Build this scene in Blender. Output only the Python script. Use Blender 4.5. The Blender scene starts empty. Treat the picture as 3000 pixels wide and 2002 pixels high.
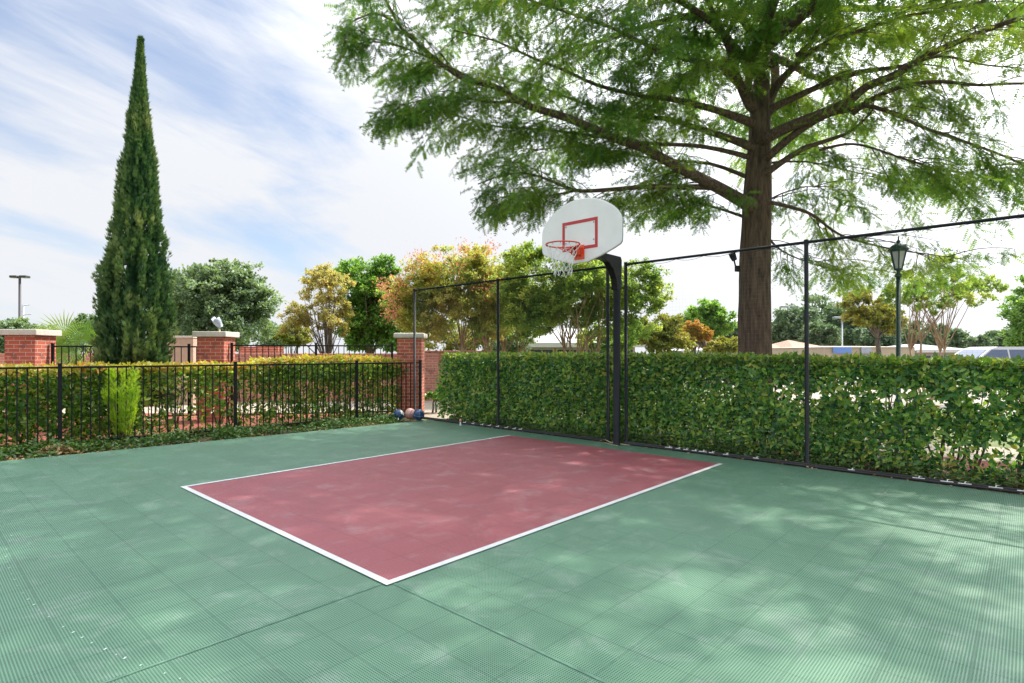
import bpy, bmesh, math, random
import numpy as np
from mathutils import Vector, Matrix, noise

random.seed(7); RNG = np.random.default_rng(7)
F, H, CX, HY = 1648.0, 1.42, 1500.0, 1036.0          # focal length in photo pixels, eye height, principal column, horizon row
SUN_AZ, SUN_EL = math.radians(52), math.radians(52)   # azimuth clockwise from +Y, elevation
scene = bpy.context.scene
col = scene.collection

def at(px, py, Y):
    return Vector(((px - CX) / F * Y, Y, H + (HY - py) / F * Y))
def gnd(px, py):
    Y = F * H / (py - HY)
    return Vector(((px - CX) / F * Y, Y, 0))

# ------------------------------------------------------------------ object helpers
def tag(o, label=None, cat=None, group=None, kind=None):
    if label: o['label'] = label
    if cat: o['category'] = cat
    if group: o['group'] = group
    if kind: o['kind'] = kind
    return o
def empty(name, loc=(0, 0, 0), rz=0.0):
    o = bpy.data.objects.new(name, None); col.objects.link(o)
    o.location = loc; o.rotation_euler = (0, 0, rz); o.empty_display_size = .2
    return o
def link(name, me, mats=None, parent=None, loc=None):
    o = bpy.data.objects.new(name, me); col.objects.link(o)
    if mats:
        for m in (mats if isinstance(mats, (list, tuple)) else [mats]): me.materials.append(m)
    if parent: o.parent = parent
    if loc is not None: o.location = loc
    return o
def copy_tree(o, parent=None):
    c = o.copy(); col.objects.link(c)
    if parent: c.parent = parent
    for ch in list(o.children): copy_tree(ch, c)
    return c

class MB:
    """collects boxes, tubes, prisms; build() links ONE mesh object"""
    def __init__(s): s.v = []; s.f = []; s.uv = []; s.m = []; s.smooth = []
    def add(s, verts, faces, uvs=None, mi=0, smooth=False):
        b = len(s.v); s.v += [tuple(v) for v in verts]
        for k, f in enumerate(faces):
            s.f.append([b + i for i in f]); s.m.append(mi); s.smooth.append(smooth)
            s.uv.append(uvs[k] if uvs else [(0, 0)] * len(f))
    def box(s, x0, x1, y0, y1, z0, z1, mi=0, M=None, bev=0):
        if bev:
            bm = bmesh.new(); bmesh.ops.create_cube(bm, size=1)
            for v in bm.verts:
                v.co = Vector((x0 + (x1 - x0) * (v.co.x + .5), y0 + (y1 - y0) * (v.co.y + .5), z0 + (z1 - z0) * (v.co.z + .5)))
            bmesh.ops.bevel(bm, geom=bm.edges[:], offset=bev, segments=2, affect='EDGES', profile=.5)
            bm.verts.index_update()
            vs = [v.co.copy() for v in bm.verts]; fs = [[v.index for v in f.verts] for f in bm.faces]
            uv = []
            for f in bm.faces:
                n = f.normal
                uv.append([((v.co.x if abs(n.y) >= abs(n.x) else v.co.y), v.co.z) for v in f.verts] if abs(n.z) < .8 else [(v.co.x, v.co.y) for v in f.verts])
            bm.free()
        else:
            vs = [Vector(p) for p in [(x0, y0, z0), (x1, y0, z0), (x1, y1, z0), (x0, y1, z0), (x0, y0, z1), (x1, y0, z1), (x1, y1, z1), (x0, y1, z1)]]
            fs = [[0, 3, 2, 1], [4, 5, 6, 7], [0, 1, 5, 4], [1, 2, 6, 5], [2, 3, 7, 6], [3, 0, 4, 7]]
            uv = []
            for k, f in enumerate(fs):
                if k < 2: uv.append([(vs[i].x, vs[i].y) for i in f])
                elif k in (2, 4): uv.append([(vs[i].x, vs[i].z) for i in f])
                else: uv.append([(vs[i].y + .11, vs[i].z) for i in f])
        if M is not None: vs = [M @ v for v in vs]
        s.add(vs, fs, uv, mi)
        return s
    def tube(s, pts, rad, n=8, mi=0, caps=True, smooth=True):
        pts = [Vector(p) for p in pts]
        if not hasattr(rad, '__len__'): rad = [rad] * len(pts)
        b = len(s.v); up = None
        for i, p in enumerate(pts):
            t = (pts[min(i + 1, len(pts) - 1)] - pts[max(i - 1, 0)])
            if t.length < 1e-9: t = Vector((0, 0, 1))
            t.normalize()
            if up is None:
                up = Vector((1, 0, 0)) if abs(t.x) < .8 else Vector((0, 1, 0))
            a = t.cross(up)
            if a.length < 1e-4: a = t.orthogonal()
            a.normalize(); up = a.cross(t)
            for k in range(n):
                an = 2 * math.pi * k / n
                s.v.append(tuple(p + (a * math.cos(an) + up * math.sin(an)) * rad[i]))
        for i in range(len(pts) - 1):
            for k in range(n):
                k2 = (k + 1) % n
                s.f.append([b + i * n + k, b + i * n + k2, b + (i + 1) * n + k2, b + (i + 1) * n + k])
                s.m.append(mi); s.smooth.append(smooth); s.uv.append([(0, 0)] * 4)
        if caps:
            for e in (0, len(pts) - 1):
                s.f.append([b + e * n + k for k in range(n)]); s.m.append(mi); s.smooth.append(False); s.uv.append([(0, 0)] * n)
        return s
    def prism(s, outline, y0, y1, mi=0, M=None):
        """outline in (x,z), extruded along y"""
        n = len(outline)
        vs = [Vector((x, y0, z)) for x, z in outline] + [Vector((x, y1, z)) for x, z in outline]
        fs = [list(range(n)), list(range(2 * n - 1, n - 1, -1))] + [[i, (i + n), (i + 1) % n + n, (i + 1) % n] for i in range(n)]
        uv = [[(vs[i].x, vs[i].z) for i in f] for f in fs]
        if M is not None: vs = [M @ v for v in vs]
        s.add(vs, fs, uv, mi); return s
    def poly(s, pts, mi=0):
        s.add([Vector(p) for p in pts], [list(range(len(pts)))], [[(p[0], p[1]) for p in pts]], mi); return s
    def lathe(s, prof, n=20, c=(0, 0, 0), mi=0, smooth=True):
        b = len(s.v)
        for r, z in prof:
            for k in range(n):
                a = 2 * math.pi * k / n
                s.v.append((c[0] + r * math.cos(a), c[1] + r * math.sin(a), c[2] + z))
        for i in range(len(prof) - 1):
            for k in range(n):
                k2 = (k + 1) % n
                s.f.append([b + i * n + k, b + i * n + k2, b + (i + 1) * n + k2, b + (i + 1) * n + k]); s.m.append(mi); s.smooth.append(smooth); s.uv.append([(0, 0)] * 4)
        return s
    def build(s, name, mats, parent=None, loc=None):
        me = bpy.data.meshes.new(name); me.from_pydata(s.v, [], s.f)
        uvl = me.uv_layers.new(name='uv'); flat = [c for f in s.uv for p in f for c in p]
        uvl.data.foreach_set('uv', flat)
        me.polygons.foreach_set('material_index', s.m); me.polygons.foreach_set('use_smooth', s.smooth)
        me.update()
        return link(name, me, mats, parent, loc)

def rotz(a): return Matrix.Rotation(a, 4, 'Z')

# ------------------------------------------------------------------ materials
def new_mat(name):
    m = bpy.data.materials.new(name); m.use_nodes = True
    nt = m.node_tree; b = nt.nodes['Principled BSDF']
    return m, nt, b
def N(nt, t, **kw):
    n = nt.nodes.new(t)
    for k, v in kw.items():
        if k.startswith('i_'):
            key = k[2:]
            n.inputs[int(key) if key.isdigit() else key.replace('_', ' ')].default_value = v
        else: setattr(n, k, v)
    return n
def L(nt, a, b): nt.links.new(a, b)
def math_n(nt, op, a, b=None, c=None):
    n = nt.nodes.new('ShaderNodeMath'); n.operation = op
    for i, x in enumerate((a, b, c)):
        if x is None: continue
        if hasattr(x, 'links'): nt.links.new(x, n.inputs[i])
        else: n.inputs[i].default_value = x
    return n.outputs[0]
def ramp(nt, fac, stops):
    r = nt.nodes.new('ShaderNodeValToRGB'); e = r.color_ramp.elements
    while len(e) > 1: e.remove(e[0])
    e[0].position = stops[0][0]; e[0].color = (*stops[0][1], 1)
    for p, c in stops[1:]:
        q = e.new(p); q.color = (*c, 1)
    nt.links.new(fac, r.inputs[0]); return r.outputs[0]
def mixc(nt, fac, a, b, bt='MIX'):
    n = nt.nodes.new('ShaderNodeMix'); n.data_type = 'RGBA'; n.blend_type = bt
    for i, x in ((0, fac), (6, a), (7, b)):
        if hasattr(x, 'links'): nt.links.new(x, n.inputs[i])
        elif isinstance(x, (tuple, list)): n.inputs[i].default_value = (*x, 1)
        else: n.inputs[i].default_value = x
    return n.outputs[2]
def noise_n(nt, scale, detail=4, rough=.55, vec=None, dist=0):
    n = nt.nodes.new('ShaderNodeTexNoise'); n.inputs['Scale'].default_value = scale
    n.inputs['Detail'].default_value = detail; n.inputs['Roughness'].default_value = rough; n.inputs['Distortion'].default_value = dist
    if vec is not None: nt.links.new(vec, n.inputs['Vector'])
    return n.outputs['Fac']
def objco(nt): return nt.nodes.new('ShaderNodeTexCoord').outputs['Object']
def bump(nt, b, h, strength=.3, dist=.01):
    n = nt.nodes.new('ShaderNodeBump'); n.inputs['Strength'].default_value = strength; n.inputs['Distance'].default_value = dist
    nt.links.new(h, n.inputs['Height']); nt.links.new(n.outputs[0], b.inputs['Normal'])

def plain(name, c, rough=.5, metal=0.0, var=.15, scale=6, bs=.0, spec=.5):
    m, nt, b = new_mat(name); co = objco(nt); b.inputs['Specular IOR Level'].default_value = spec
    f = noise_n(nt, scale, 5, .6, co)
    lo = tuple(x * (1 - var) for x in c); hi = tuple(min(1, x * (1 + var)) for x in c)
    L(nt, ramp(nt, f, [(.3, lo), (.7, hi)]), b.inputs['Base Color'])
    b.inputs['Roughness'].default_value = rough; b.inputs['Metallic'].default_value = metal
    if bs: bump(nt, b, noise_n(nt, scale * 8, 3, .6, co), bs, .005)
    return m

def leaf_mat(name, stops, clump=1.2, rough=.45, trans=.35, mixr=.55, tgain=1.6, spec=.4):
    """stops: palette from dark to bright; colour picked per leaf (attribute 'v') and by clump noise"""
    m, nt, b = new_mat(name)
    at_ = N(nt, 'ShaderNodeAttribute', attribute_name='v')
    nz = noise_n(nt, clump, 3, .55, objco(nt))
    nzs = math_n(nt, 'MULTIPLY', math_n(nt, 'SUBTRACT', nz, .5), 2.2)
    f = math_n(nt, 'ADD', math_n(nt, 'MULTIPLY', at_.outputs['Fac'], mixr), math_n(nt, 'MULTIPLY_ADD', nzs, 1 - mixr, (1 - mixr) * .5))
    c = ramp(nt, f, stops)
    L(nt, c, b.inputs['Base Color']); b.inputs['Roughness'].default_value = rough
    b.inputs['Specular IOR Level'].default_value = spec
    tr = N(nt, 'ShaderNodeBsdfTranslucent')
    tc = mixc(nt, 1.0, c, (tgain, tgain * 1.0, tgain * .45), 'MULTIPLY'); L(nt, tc, tr.inputs['Color'])
    mx = N(nt, 'ShaderNodeMixShader'); mx.inputs[0].default_value = trans
    L(nt, b.outputs[0], mx.inputs[1]); L(nt, tr.outputs[0], mx.inputs[2])
    L(nt, mx.outputs[0], nt.nodes['Material Output'].inputs['Surface'])
    return m

def bark_mat(name, c0, c1, sc=14, stretch=.18):
    m, nt, b = new_mat(name); mp = N(nt, 'ShaderNodeMapping'); mp.inputs['Scale'].default_value = (1, 1, stretch)
    L(nt, objco(nt), mp.inputs[0])
    f = noise_n(nt, sc, 6, .65, mp.outputs[0], .4)
    L(nt, ramp(nt, f, [(.32, c0), (.62, c1)]), b.inputs['Base Color']); b.inputs['Roughness'].default_value = .9
    bump(nt, b, f, .9, .04)
    return m

def brick_mat(name, c1, c2, mortar):
    m, nt, b = new_mat(name)
    uv = N(nt, 'ShaderNodeUVMap', uv_map='uv')
    br = N(nt, 'ShaderNodeTexBrick'); L(nt, uv.outputs[0], br.inputs['Vector'])
    br.inputs['Scale'].default_value = 1; br.inputs['Brick Width'].default_value = .215; br.inputs['Row Height'].default_value = .076
    br.inputs['Mortar Size'].default_value = .006; br.inputs['Mortar Smooth'].default_value = .15; br.inputs['Bias'].default_value = 0
    br.inputs['Color1'].default_value = (*c1, 1); br.inputs['Color2'].default_value = (*c2, 1); br.inputs['Mortar'].default_value = (*mortar, 1)
    big = noise_n(nt, 5, 2, .5, uv.outputs[0]); fine = noise_n(nt, 60, 4, .7, uv.outputs[0])
    c = mixc(nt, math_n(nt, 'MULTIPLY', math_n(nt, 'GREATER_THAN', big, .62), .5), br.outputs['Color'], (.10, .07, .06))
    c = mixc(nt, .35, c, ramp(nt, fine, [(.3, (.35, .35, .35)), (.7, (.75, .75, .75))]), 'OVERLAY')
    L(nt, c, b.inputs['Base Color']); b.inputs['Roughness'].default_value = .85
    bump(nt, b, math_n(nt, 'MULTIPLY_ADD', br.outputs['Fac'], -1, math_n(nt, 'MULTIPLY', fine, .4)), .6, .008)
    return m

def court_mat(name, c, hole, tile_lo, tile_hi, seams=True, pattern=1.0, rough=.42):
    """plastic sports tile: 0.305 m tiles, 24 x 24 slots each, in the object's own axes"""
    m, nt, b = new_mat(name); co = objco(nt)
    sp = N(nt, 'ShaderNodeSeparateXYZ'); L(nt, co, sp.inputs[0])
    T = .305
    def cell(ax, size): return math_n(nt, 'FRACT', math_n(nt, 'MULTIPLY', ax, 1 / size))
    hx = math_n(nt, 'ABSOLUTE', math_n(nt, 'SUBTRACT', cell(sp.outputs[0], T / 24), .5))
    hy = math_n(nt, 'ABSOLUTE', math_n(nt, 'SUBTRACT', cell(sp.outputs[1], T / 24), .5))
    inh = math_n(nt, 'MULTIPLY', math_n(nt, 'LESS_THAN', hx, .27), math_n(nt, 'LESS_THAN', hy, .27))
    sx = math_n(nt, 'ABSOLUTE', math_n(nt, 'SUBTRACT', cell(sp.outputs[0], T), .5))
    sy = math_n(nt, 'ABSOLUTE', math_n(nt, 'SUBTRACT', cell(sp.outputs[1], T), .5))
    seam = math_n(nt, 'MAXIMUM', math_n(nt, 'GREATER_THAN', sx, .4925), math_n(nt, 'GREATER_THAN', sy, .4925))
    # per tile tint
    tx = math_n(nt, 'FLOOR', math_n(nt, 'MULTIPLY', sp.outputs[0], 1 / T)); ty = math_n(nt, 'FLOOR', math_n(nt, 'MULTIPLY', sp.outputs[1], 1 / T))
    cb = N(nt, 'ShaderNodeCombineXYZ'); L(nt, tx, cb.inputs[0]); L(nt, ty, cb.inputs[1])
    wn = N(nt, 'ShaderNodeTexWhiteNoise'); L(nt, cb.outputs[0], wn.inputs['Vector'])
    st = N(nt, 'ShaderNodeTexNoise'); L(nt, co, st.inputs['Vector']); st.inputs['Scale'].default_value = 1.3; st.inputs['Detail'].default_value = 6; st.inputs['Roughness'].default_value = .62
    tint = math_n(nt, 'ADD', math_n(nt, 'MULTIPLY', wn.outputs['Value'], .10), math_n(nt, 'MULTIPLY', st.outputs['Fac'], .9))
    base = mixc(nt, 1.0, c, ramp(nt, tint, [(.2, (tile_lo,) * 3), (.85, (tile_hi,) * 3)]), 'MULTIPLY')
    # dust film, chalky scuffs
    dust = ramp(nt, noise_n(nt, 3.1, 7, .7, co, .6), [(.52, (0, 0, 0)), (.78, (1, 1, 1))])
    base = mixc(nt, math_n(nt, 'MULTIPLY', dust, .30), base, (.5, .53, .52))
    base = mixc(nt, math_n(nt, 'MULTIPLY', inh, pattern), base, hole)  # shade inside the slots is painted in as this darker colour
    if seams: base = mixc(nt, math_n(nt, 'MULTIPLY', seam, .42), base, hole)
    if not seams:
        wear = ramp(nt, noise_n(nt, 26, 8, .75, co, .3), [(.53, (0, 0, 0)), (.70, (1, 1, 1))]); base = mixc(nt, math_n(nt, 'MULTIPLY', wear, .55), base, (.30, .36, .34))
    L(nt, base, b.inputs['Base Color'])
    rr = math_n(nt, 'MULTIPLY_ADD', st.outputs['Fac'], .25, rough - .1)
    L(nt, math_n(nt, 'ADD', rr, math_n(nt, 'MULTIPLY', inh, .4)), b.inputs['Roughness'])
    b.inputs['Specular IOR Level'].default_value = .5
    hgt = math_n(nt, 'MULTIPLY', math_n(nt, 'MAXIMUM', inh, seam if seams else inh), -1)
    bump(nt, b, hgt, .5, .004)
    return m

M = {}
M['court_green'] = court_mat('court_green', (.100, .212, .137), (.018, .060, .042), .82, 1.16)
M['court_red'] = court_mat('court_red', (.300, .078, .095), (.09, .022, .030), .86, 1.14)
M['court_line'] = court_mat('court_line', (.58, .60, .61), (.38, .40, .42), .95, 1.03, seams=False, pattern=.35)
M['black'] = plain('black_paint', (.010, .011, .013), .5, 0, .3, 9, 0, .22)
M['black_post'] = plain('black_powder_coat', (.010, .012, .016), .55, 0, .25, 5, 0, .22)
M['rubber'] = plain('dark_pipe', (.02, .02, .024), .6, 0, .3, 8)
M['net'] = plain('net_cord', (.22, .23, .22), .8, 0, .2, 3)
M['rope'] = plain('white_cord', (.75, .76, .76), .8, 0, .15, 9)
M['board'] = plain('backboard_white', (.80, .81, .82), .4, 0, .07, 2.2)
M['board_edge'] = plain('backboard_rim_grey', (.30, .31, .33), .5)
M['red_line'] = plain('red_stripe', (.50, .04, .05), .5, 0, .1, 20)
M['rim'] = plain('orange_rim', (.60, .05, .025), .4, 0, .2, 30)
M['rim_plate'] = plain('orange_plate', (.80, .09, .035), .4, 0, .15, 20)
M['brick'] = brick_mat('red_brick', (.50, .115, .065), (.36, .075, .045), (.50, .42, .34))
M['brick_far'] = brick_mat('pink_brick', (.52, .20, .15), (.44, .16, .12), (.50, .42, .36))
M['stone'] = plain('limestone', (.56, .53, .46), .85, 0, .12, 12, .3)
M['stucco'] = plain('tan_stucco', (.46, .33, .25), .9, 0, .1, 8, .3)
M['cream'] = plain('cream_wall', (.44, .37, .28), .9, 0, .08, 1)
M['tile_roof'] = plain('tile_roof', (.36, .21, .15), .85, 0, .2, 3)
M['grey_roof'] = plain('grey_roof', (.40, .40, .42), .85, 0, .12, .8)
M['dim_roof'] = plain('weathered_pale_roof', (.36, .35, .34), .85, 0, .15, 2)
M['pale_roof'] = plain('pale_roof', (.36, .36, .37), .8, 0, .08, 2)
M['white_trim'] = plain('white_trim', (.52, .52, .51), .6, 0, .05, 2)
M['orange_wall'] = plain('orange_wall', (.52, .24, .13), .85, 0, .1, 2)
M['blue_sign'] = plain('blue_sign', (.13, .25, .60), .5, 0, .08, 3)
M['glass'] = plain('dark_glass', (.05, .06, .08), .08, 0, .1, 1)
M['car_paint'] = plain('silver_paint', (.55, .56, .58), .25, .4, .04, 2)
M['car_glass'] = plain('car_glass', (.09, .12, .20), .06, 0, .1, 1)
M['tyre'] = plain('tyre', (.02, .02, .02), .8)
M['chrome'] = plain('wheel_metal', (.5, .5, .5), .3, .9)
M['green_post'] = plain('dark_green_metal', (.012, .05, .035), .4, 0, .2, 6)
M['lamp_glass'] = plain('frosted_lamp_glass', (.42, .44, .44), .25, 0, .10, 6)
M['grey_metal'] = plain('galvanised', (.33, .35, .38), .5, .5, .1, 3)
M['bronze'] = plain('dark_bronze', (.05, .045, .05), .5, .2, .1, 3)
M['lamp_grey'] = plain('grey_lamp_body', (.33, .37, .45), .5, .1, .15, 8)
M['concrete'] = plain('pale_concrete', (.60, .55, .47), .9, 0, .1, 1.2, .2)
M['bark_big'] = bark_mat('cypress_bark', (.03, .02, .015), (.135, .088, .062))
M['bark_limb'] = bark_mat('limb_bark', (.035, .022, .018), (.15, .10, .075), 20, .6)
M['bark_tan'] = bark_mat('smooth_tan_bark', (.22, .13, .08), (.42, .30, .20), 6, .4)
M['bark_grey'] = bark_mat('grey_bark', (.06, .05, .04), (.17, .14, .11), 8, .3)
M['twig'] = plain('hedge_twig', (.14, .09, .06), .9, 0, .3, 8)

def G(*st): return list(st)
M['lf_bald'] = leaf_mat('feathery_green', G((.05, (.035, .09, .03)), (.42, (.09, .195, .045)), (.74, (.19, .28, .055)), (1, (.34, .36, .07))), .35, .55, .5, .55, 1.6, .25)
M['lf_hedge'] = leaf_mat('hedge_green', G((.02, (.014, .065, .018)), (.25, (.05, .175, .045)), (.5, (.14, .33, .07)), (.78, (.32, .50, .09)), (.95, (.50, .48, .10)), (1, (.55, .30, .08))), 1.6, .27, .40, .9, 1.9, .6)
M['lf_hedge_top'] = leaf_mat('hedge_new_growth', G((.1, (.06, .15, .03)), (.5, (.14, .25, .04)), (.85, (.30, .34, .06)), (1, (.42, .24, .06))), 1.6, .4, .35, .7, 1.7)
M['lf_left'] = leaf_mat('left_hedge_green', G((.02, (.035, .11, .022)), (.38, (.09, .21, .04)), (.68, (.22, .34, .06)), (.9, (.44, .43, .10)), (1, (.54, .26, .10))), 1.4, .34, .45, .75, 2.0, .5)
M['lf_left_top'] = leaf_mat('left_hedge_tips', G((.1, (.22, .28, .04)), (.5, (.46, .42, .07)), (.75, (.50, .30, .06)), (1, (.50, .14, .06))), 1.8, .4, .35, .6, 1.5)
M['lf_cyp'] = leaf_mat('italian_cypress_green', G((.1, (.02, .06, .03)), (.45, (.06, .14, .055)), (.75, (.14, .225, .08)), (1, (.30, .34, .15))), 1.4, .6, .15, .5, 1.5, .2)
M['lf_oak'] = leaf_mat('live_oak_green', G((.1, (.08, .135, .08)), (.5, (.17, .25, .15)), (.8, (.26, .35, .20)), (1, (.34, .41, .24))), .9, .5, .35, .5, 1.5)
M['lf_gold'] = leaf_mat('golden_leaf', G((.1, (.20, .21, .10)), (.45, (.36, .33, .15)), (.8, (.48, .39, .18)), (1, (.50, .33, .15))), .9, .6, .5, .55, 1.7)
M['lf_bright'] = leaf_mat('bright_green_leaf', G((.1, (.07, .16, .045)), (.5, (.15, .28, .07)), (.85, (.27, .41, .10)), (1, (.38, .47, .13))), .8, .5, .5, .5, 1.7)
M['lf_crape1'] = leaf_mat('crape_autumn_leaf', G((.08, (.11, .20, .06)), (.38, (.24, .30, .09)), (.64, (.42, .38, .13)), (.84, (.54, .33, .17)), (1, (.58, .22, .18))), .7, .5, .5, .5, 1.6)
M['lf_crape2'] = leaf_mat('crape_green_leaf', G((.08, (.06, .15, .05)), (.38, (.15, .26, .07)), (.70, (.32, .38, .10)), (1, (.50, .45, .14))), .8, .5, .5, .55, 1.6)
M['lf_pink'] = leaf_mat('pink_blossom', G((.1, (.50, .26, .12)), (.6, (.60, .20, .17)), (1, (.66, .30, .30))), 1.5, .6, .4, .6, 1.2)
M['lf_far'] = leaf_mat('far_tree_green', G((.1, (.08, .14, .085)), (.5, (.15, .235, .13)), (.9, (.22, .31, .16))), .25, .6, .2, .5, 1.4)
M['lf_yel'] = leaf_mat('yellow_green_leaf', G((.1, (.10, .16, .03)), (.5, (.25, .26, .05)), (.85, (.42, .34, .07)), (1, (.48, .22, .07))), .5, .6, .3, .5, 1.5)
M['lf_orange'] = leaf_mat('orange_leaf', G((.1, (.22, .20, .05)), (.45, (.45, .28, .07)), (.75, (.58, .18, .07)), (1, (.60, .11, .06))), .6, .6, .3, .4, 1.4)
M['lf_feather'] = leaf_mat('lime_feather', G((.1, (.25, .40, .04)), (.5, (.42, .60, .05)), (1, (.60, .68, .08))), 2, .5, .5, .6, 1.4)
M['lf_palm'] = leaf_mat('palm_green', G((.1, (.08, .17, .04)), (.5, (.17, .30, .05)), (1, (.36, .46, .11))), 2, .4, .4, .7, 1.5)
M['lf_cover'] = leaf_mat('ground_cover_green', G((.05, (.02, .06, .016)), (.5, (.055, .13, .025)), (.85, (.14, .22, .04)), (1, (.30, .20, .07))), 2.0, .45, .25, .6, 1.5)
M['litter'] = leaf_mat('dry_leaf', G((.1, (.12, .06, .03)), (.5, (.28, .16, .08)), (.9, (.45, .33, .18))), 2, .8, .1, .9, 1.0, .1)

# ground, mulch
def ground_mat(name, a, b_, c_, s1=.5, s2=9, bs=.6):
    m, nt, b = new_mat(name); co = objco(nt)
    f = noise_n(nt, s1, 6, .6, co); g = noise_n(nt, s2, 6, .75, co)
    c = mixc(nt, g, a, b_); c = mixc(nt, ramp(nt, f, [(.45, (0, 0, 0)), (.65, (1, 1, 1))]), c, c_)
    L(nt, c, b.inputs['Base Color']); b.inputs['Roughness'].default_value = .95
    bump(nt, b, g, bs, .03); return m
M['grass'] = ground_mat('lawn', (.06, .11, .03), (.14, .19, .05), (.20, .19, .08))
M['mulch'] = ground_mat('red_mulch', (.16, .035, .022), (.40, .12, .075), (.22, .07, .045), 2, 40, 1)
M['soil'] = ground_mat('leafy_soil', (.045, .035, .02), (.12, .10, .05), (.07, .08, .03), 2, 30, 1)
M['pave'] = ground_mat('pale_pavement', (.28, .245, .19), (.36, .31, .245), (.31, .27, .21), .8, 14, .1)
M['lot'] = ground_mat('parking_lot', (.24, .215, .18), (.32, .285, .24), (.27, .24, .20), .2, 10, .1)
M['ball_blue'] = plain('ball_blue', (.012, .05, .16), .35, 0, .25, 20, .3)
M['ball_pale'] = plain('ball_pale', (.45, .50, .48), .45, 0, .15, 20, .3)
M['ball_teal'] = plain('ball_teal', (.03, .13, .22), .35, 0, .2, 20, .3)
M['ball_pink'] = plain('ball_pink', (.62, .36, .32), .5, 0, .12, 20, .3)
M['ball_orange'] = plain('ball_orange', (.55, .15, .08), .5, 0, .15, 20, .3)
M['peg'] = plain('peg_pink', (.75, .35, .30), .6)
M['stick'] = plain('dry_vine', (.42, .36, .22), .8)

# ------------------------------------------------------------------ leaf meshes
TRI = np.array([[0, 0, 0], [.5, -.3, .06], [1, 0, 0], [.5, .3, .06]], float); TRI_F = np.array([[0, 1, 2], [0, 2, 3]])
LEAF = np.array([[0, 0, 0], [.3, -.22, .05], [.68, -.2, .05], [1, 0, -.04], [.68, .2, .05], [.3, .22, .05]], float)
LEAF_F = np.array([[0, 1, 2, 3], [0, 3, 4, 5]])
def spray_template(pairs=7, l=.20, w=.045):
    v = [[0, -.012, 0], [1, 0, -.10], [0, .012, 0]]; f = [[0, 1, 2]]
    for k in range(pairs):
        x = .1 + .85 * k / pairs; ll = l * (1 - .55 * abs(k / pairs - .35)); z = -.10 * x
        for s in (-1, 1):
            b = len(v); v += [[x - w, 0, z], [x + w, 0, z], [x + ll * .55, s * ll, z - .05 * s * ((k % 3) - 1)]]
            f.append([b, b + 1, b + 2])
    return np.array(v, float), np.array(f)
SPRAY = spray_template()
def frond_template():
    v = []; f = []
    for k in range(5):
        a = (-.9 + 1.8 * k / 4) * .55; r = 1 - .22 * abs(k - 2)
        d = np.array([math.cos(a), math.sin(a), 0]) * r; s = np.array([-math.sin(a), math.cos(a), 0]) * .07
        b = len(v); v += [[0, 0, 0], list(d * .5 - s + [0, 0, .03]), list(d), list(d * .5 + s + [0, 0, .03])]
        f.append([b, b + 1, b + 2]); f.append([b, b + 2, b + 3])
    return np.array(v, float), np.array(f)
TUFT = frond_template()
def unit(a): return a / np.maximum(np.linalg.norm(a, axis=1, keepdims=True), 1e-9)
def leaf_mesh(name, mat, pos, dirs, nrm, scale, template, parent=None, mi=None, val=None, bias=0.0):
    V, Fc = template; n = len(pos); k = len(V)
    dirs = unit(dirs); side = unit(np.cross(nrm, dirs)); nn = np.cross(dirs, side)
    sc = np.asarray(scale).reshape(-1, 1) if hasattr(scale, '__len__') else np.full((n, 1), scale)
    P = pos[:, None, :] + sc[:, None, :] * (V[None, :, 0:1] * dirs[:, None, :] + V[None, :, 1:2] * side[:, None, :] + V[None, :, 2:3] * nn[:, None, :])
    P = P.reshape(-1, 3)
    fs = (Fc[None] + (np.arange(n) * k)[:, None, None]).reshape(-1, Fc.shape[1])
    me = bpy.data.meshes.new(name)
    me.vertices.add(len(P)); me.vertices.foreach_set('co', P.astype(np.float32).ravel())
    me.loops.add(fs.size); me.loops.foreach_set('vertex_index', fs.astype(np.int32).ravel())
    me.polygons.add(len(fs)); me.polygons.foreach_set('loop_start', (np.arange(len(fs)) * Fc.shape[1]).astype(np.int32))
    try: me.polygons.foreach_set('loop_total', np.full(len(fs), Fc.shape[1], np.int32))
    except Exception: pass
    a = me.attributes.new('v', 'FLOAT', 'POINT')
    vv = RNG.random(n) if val is None else val
    a.data.foreach_set('value', np.repeat(vv, k).astype(np.float32))
    mats = mat if isinstance(mat, (list, tuple)) else [mat]
    if mi is not None: me.polygons.foreach_set('material_index', np.repeat(mi, len(Fc)).astype(np.int32))
    me.update(calc_edges=True)
    return link(name, me, mats, parent)
def rdirs(n): return unit(RNG.normal(size=(n, 3)))

# ------------------------------------------------------------------ generic broadleaf tree
def limb_path(a, b, sag=.1, wig=.06, n=6):
    a = Vector(a); b = Vector(b); L_ = (b - a).length; pts = []
    o1 = Vector((random.uniform(-1, 1), random.uniform(-1, 1), random.uniform(-.3, .6))) * L_ * wig
    for i in range(n):
        t = i / (n - 1)
        p = a.lerp(b, t) + Vector((0, 0, sag * L_ * math.sin(math.pi * t) * (1 - t))) + o1 * math.sin(math.pi * t)
        pts.append(p)
    return pts

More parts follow.
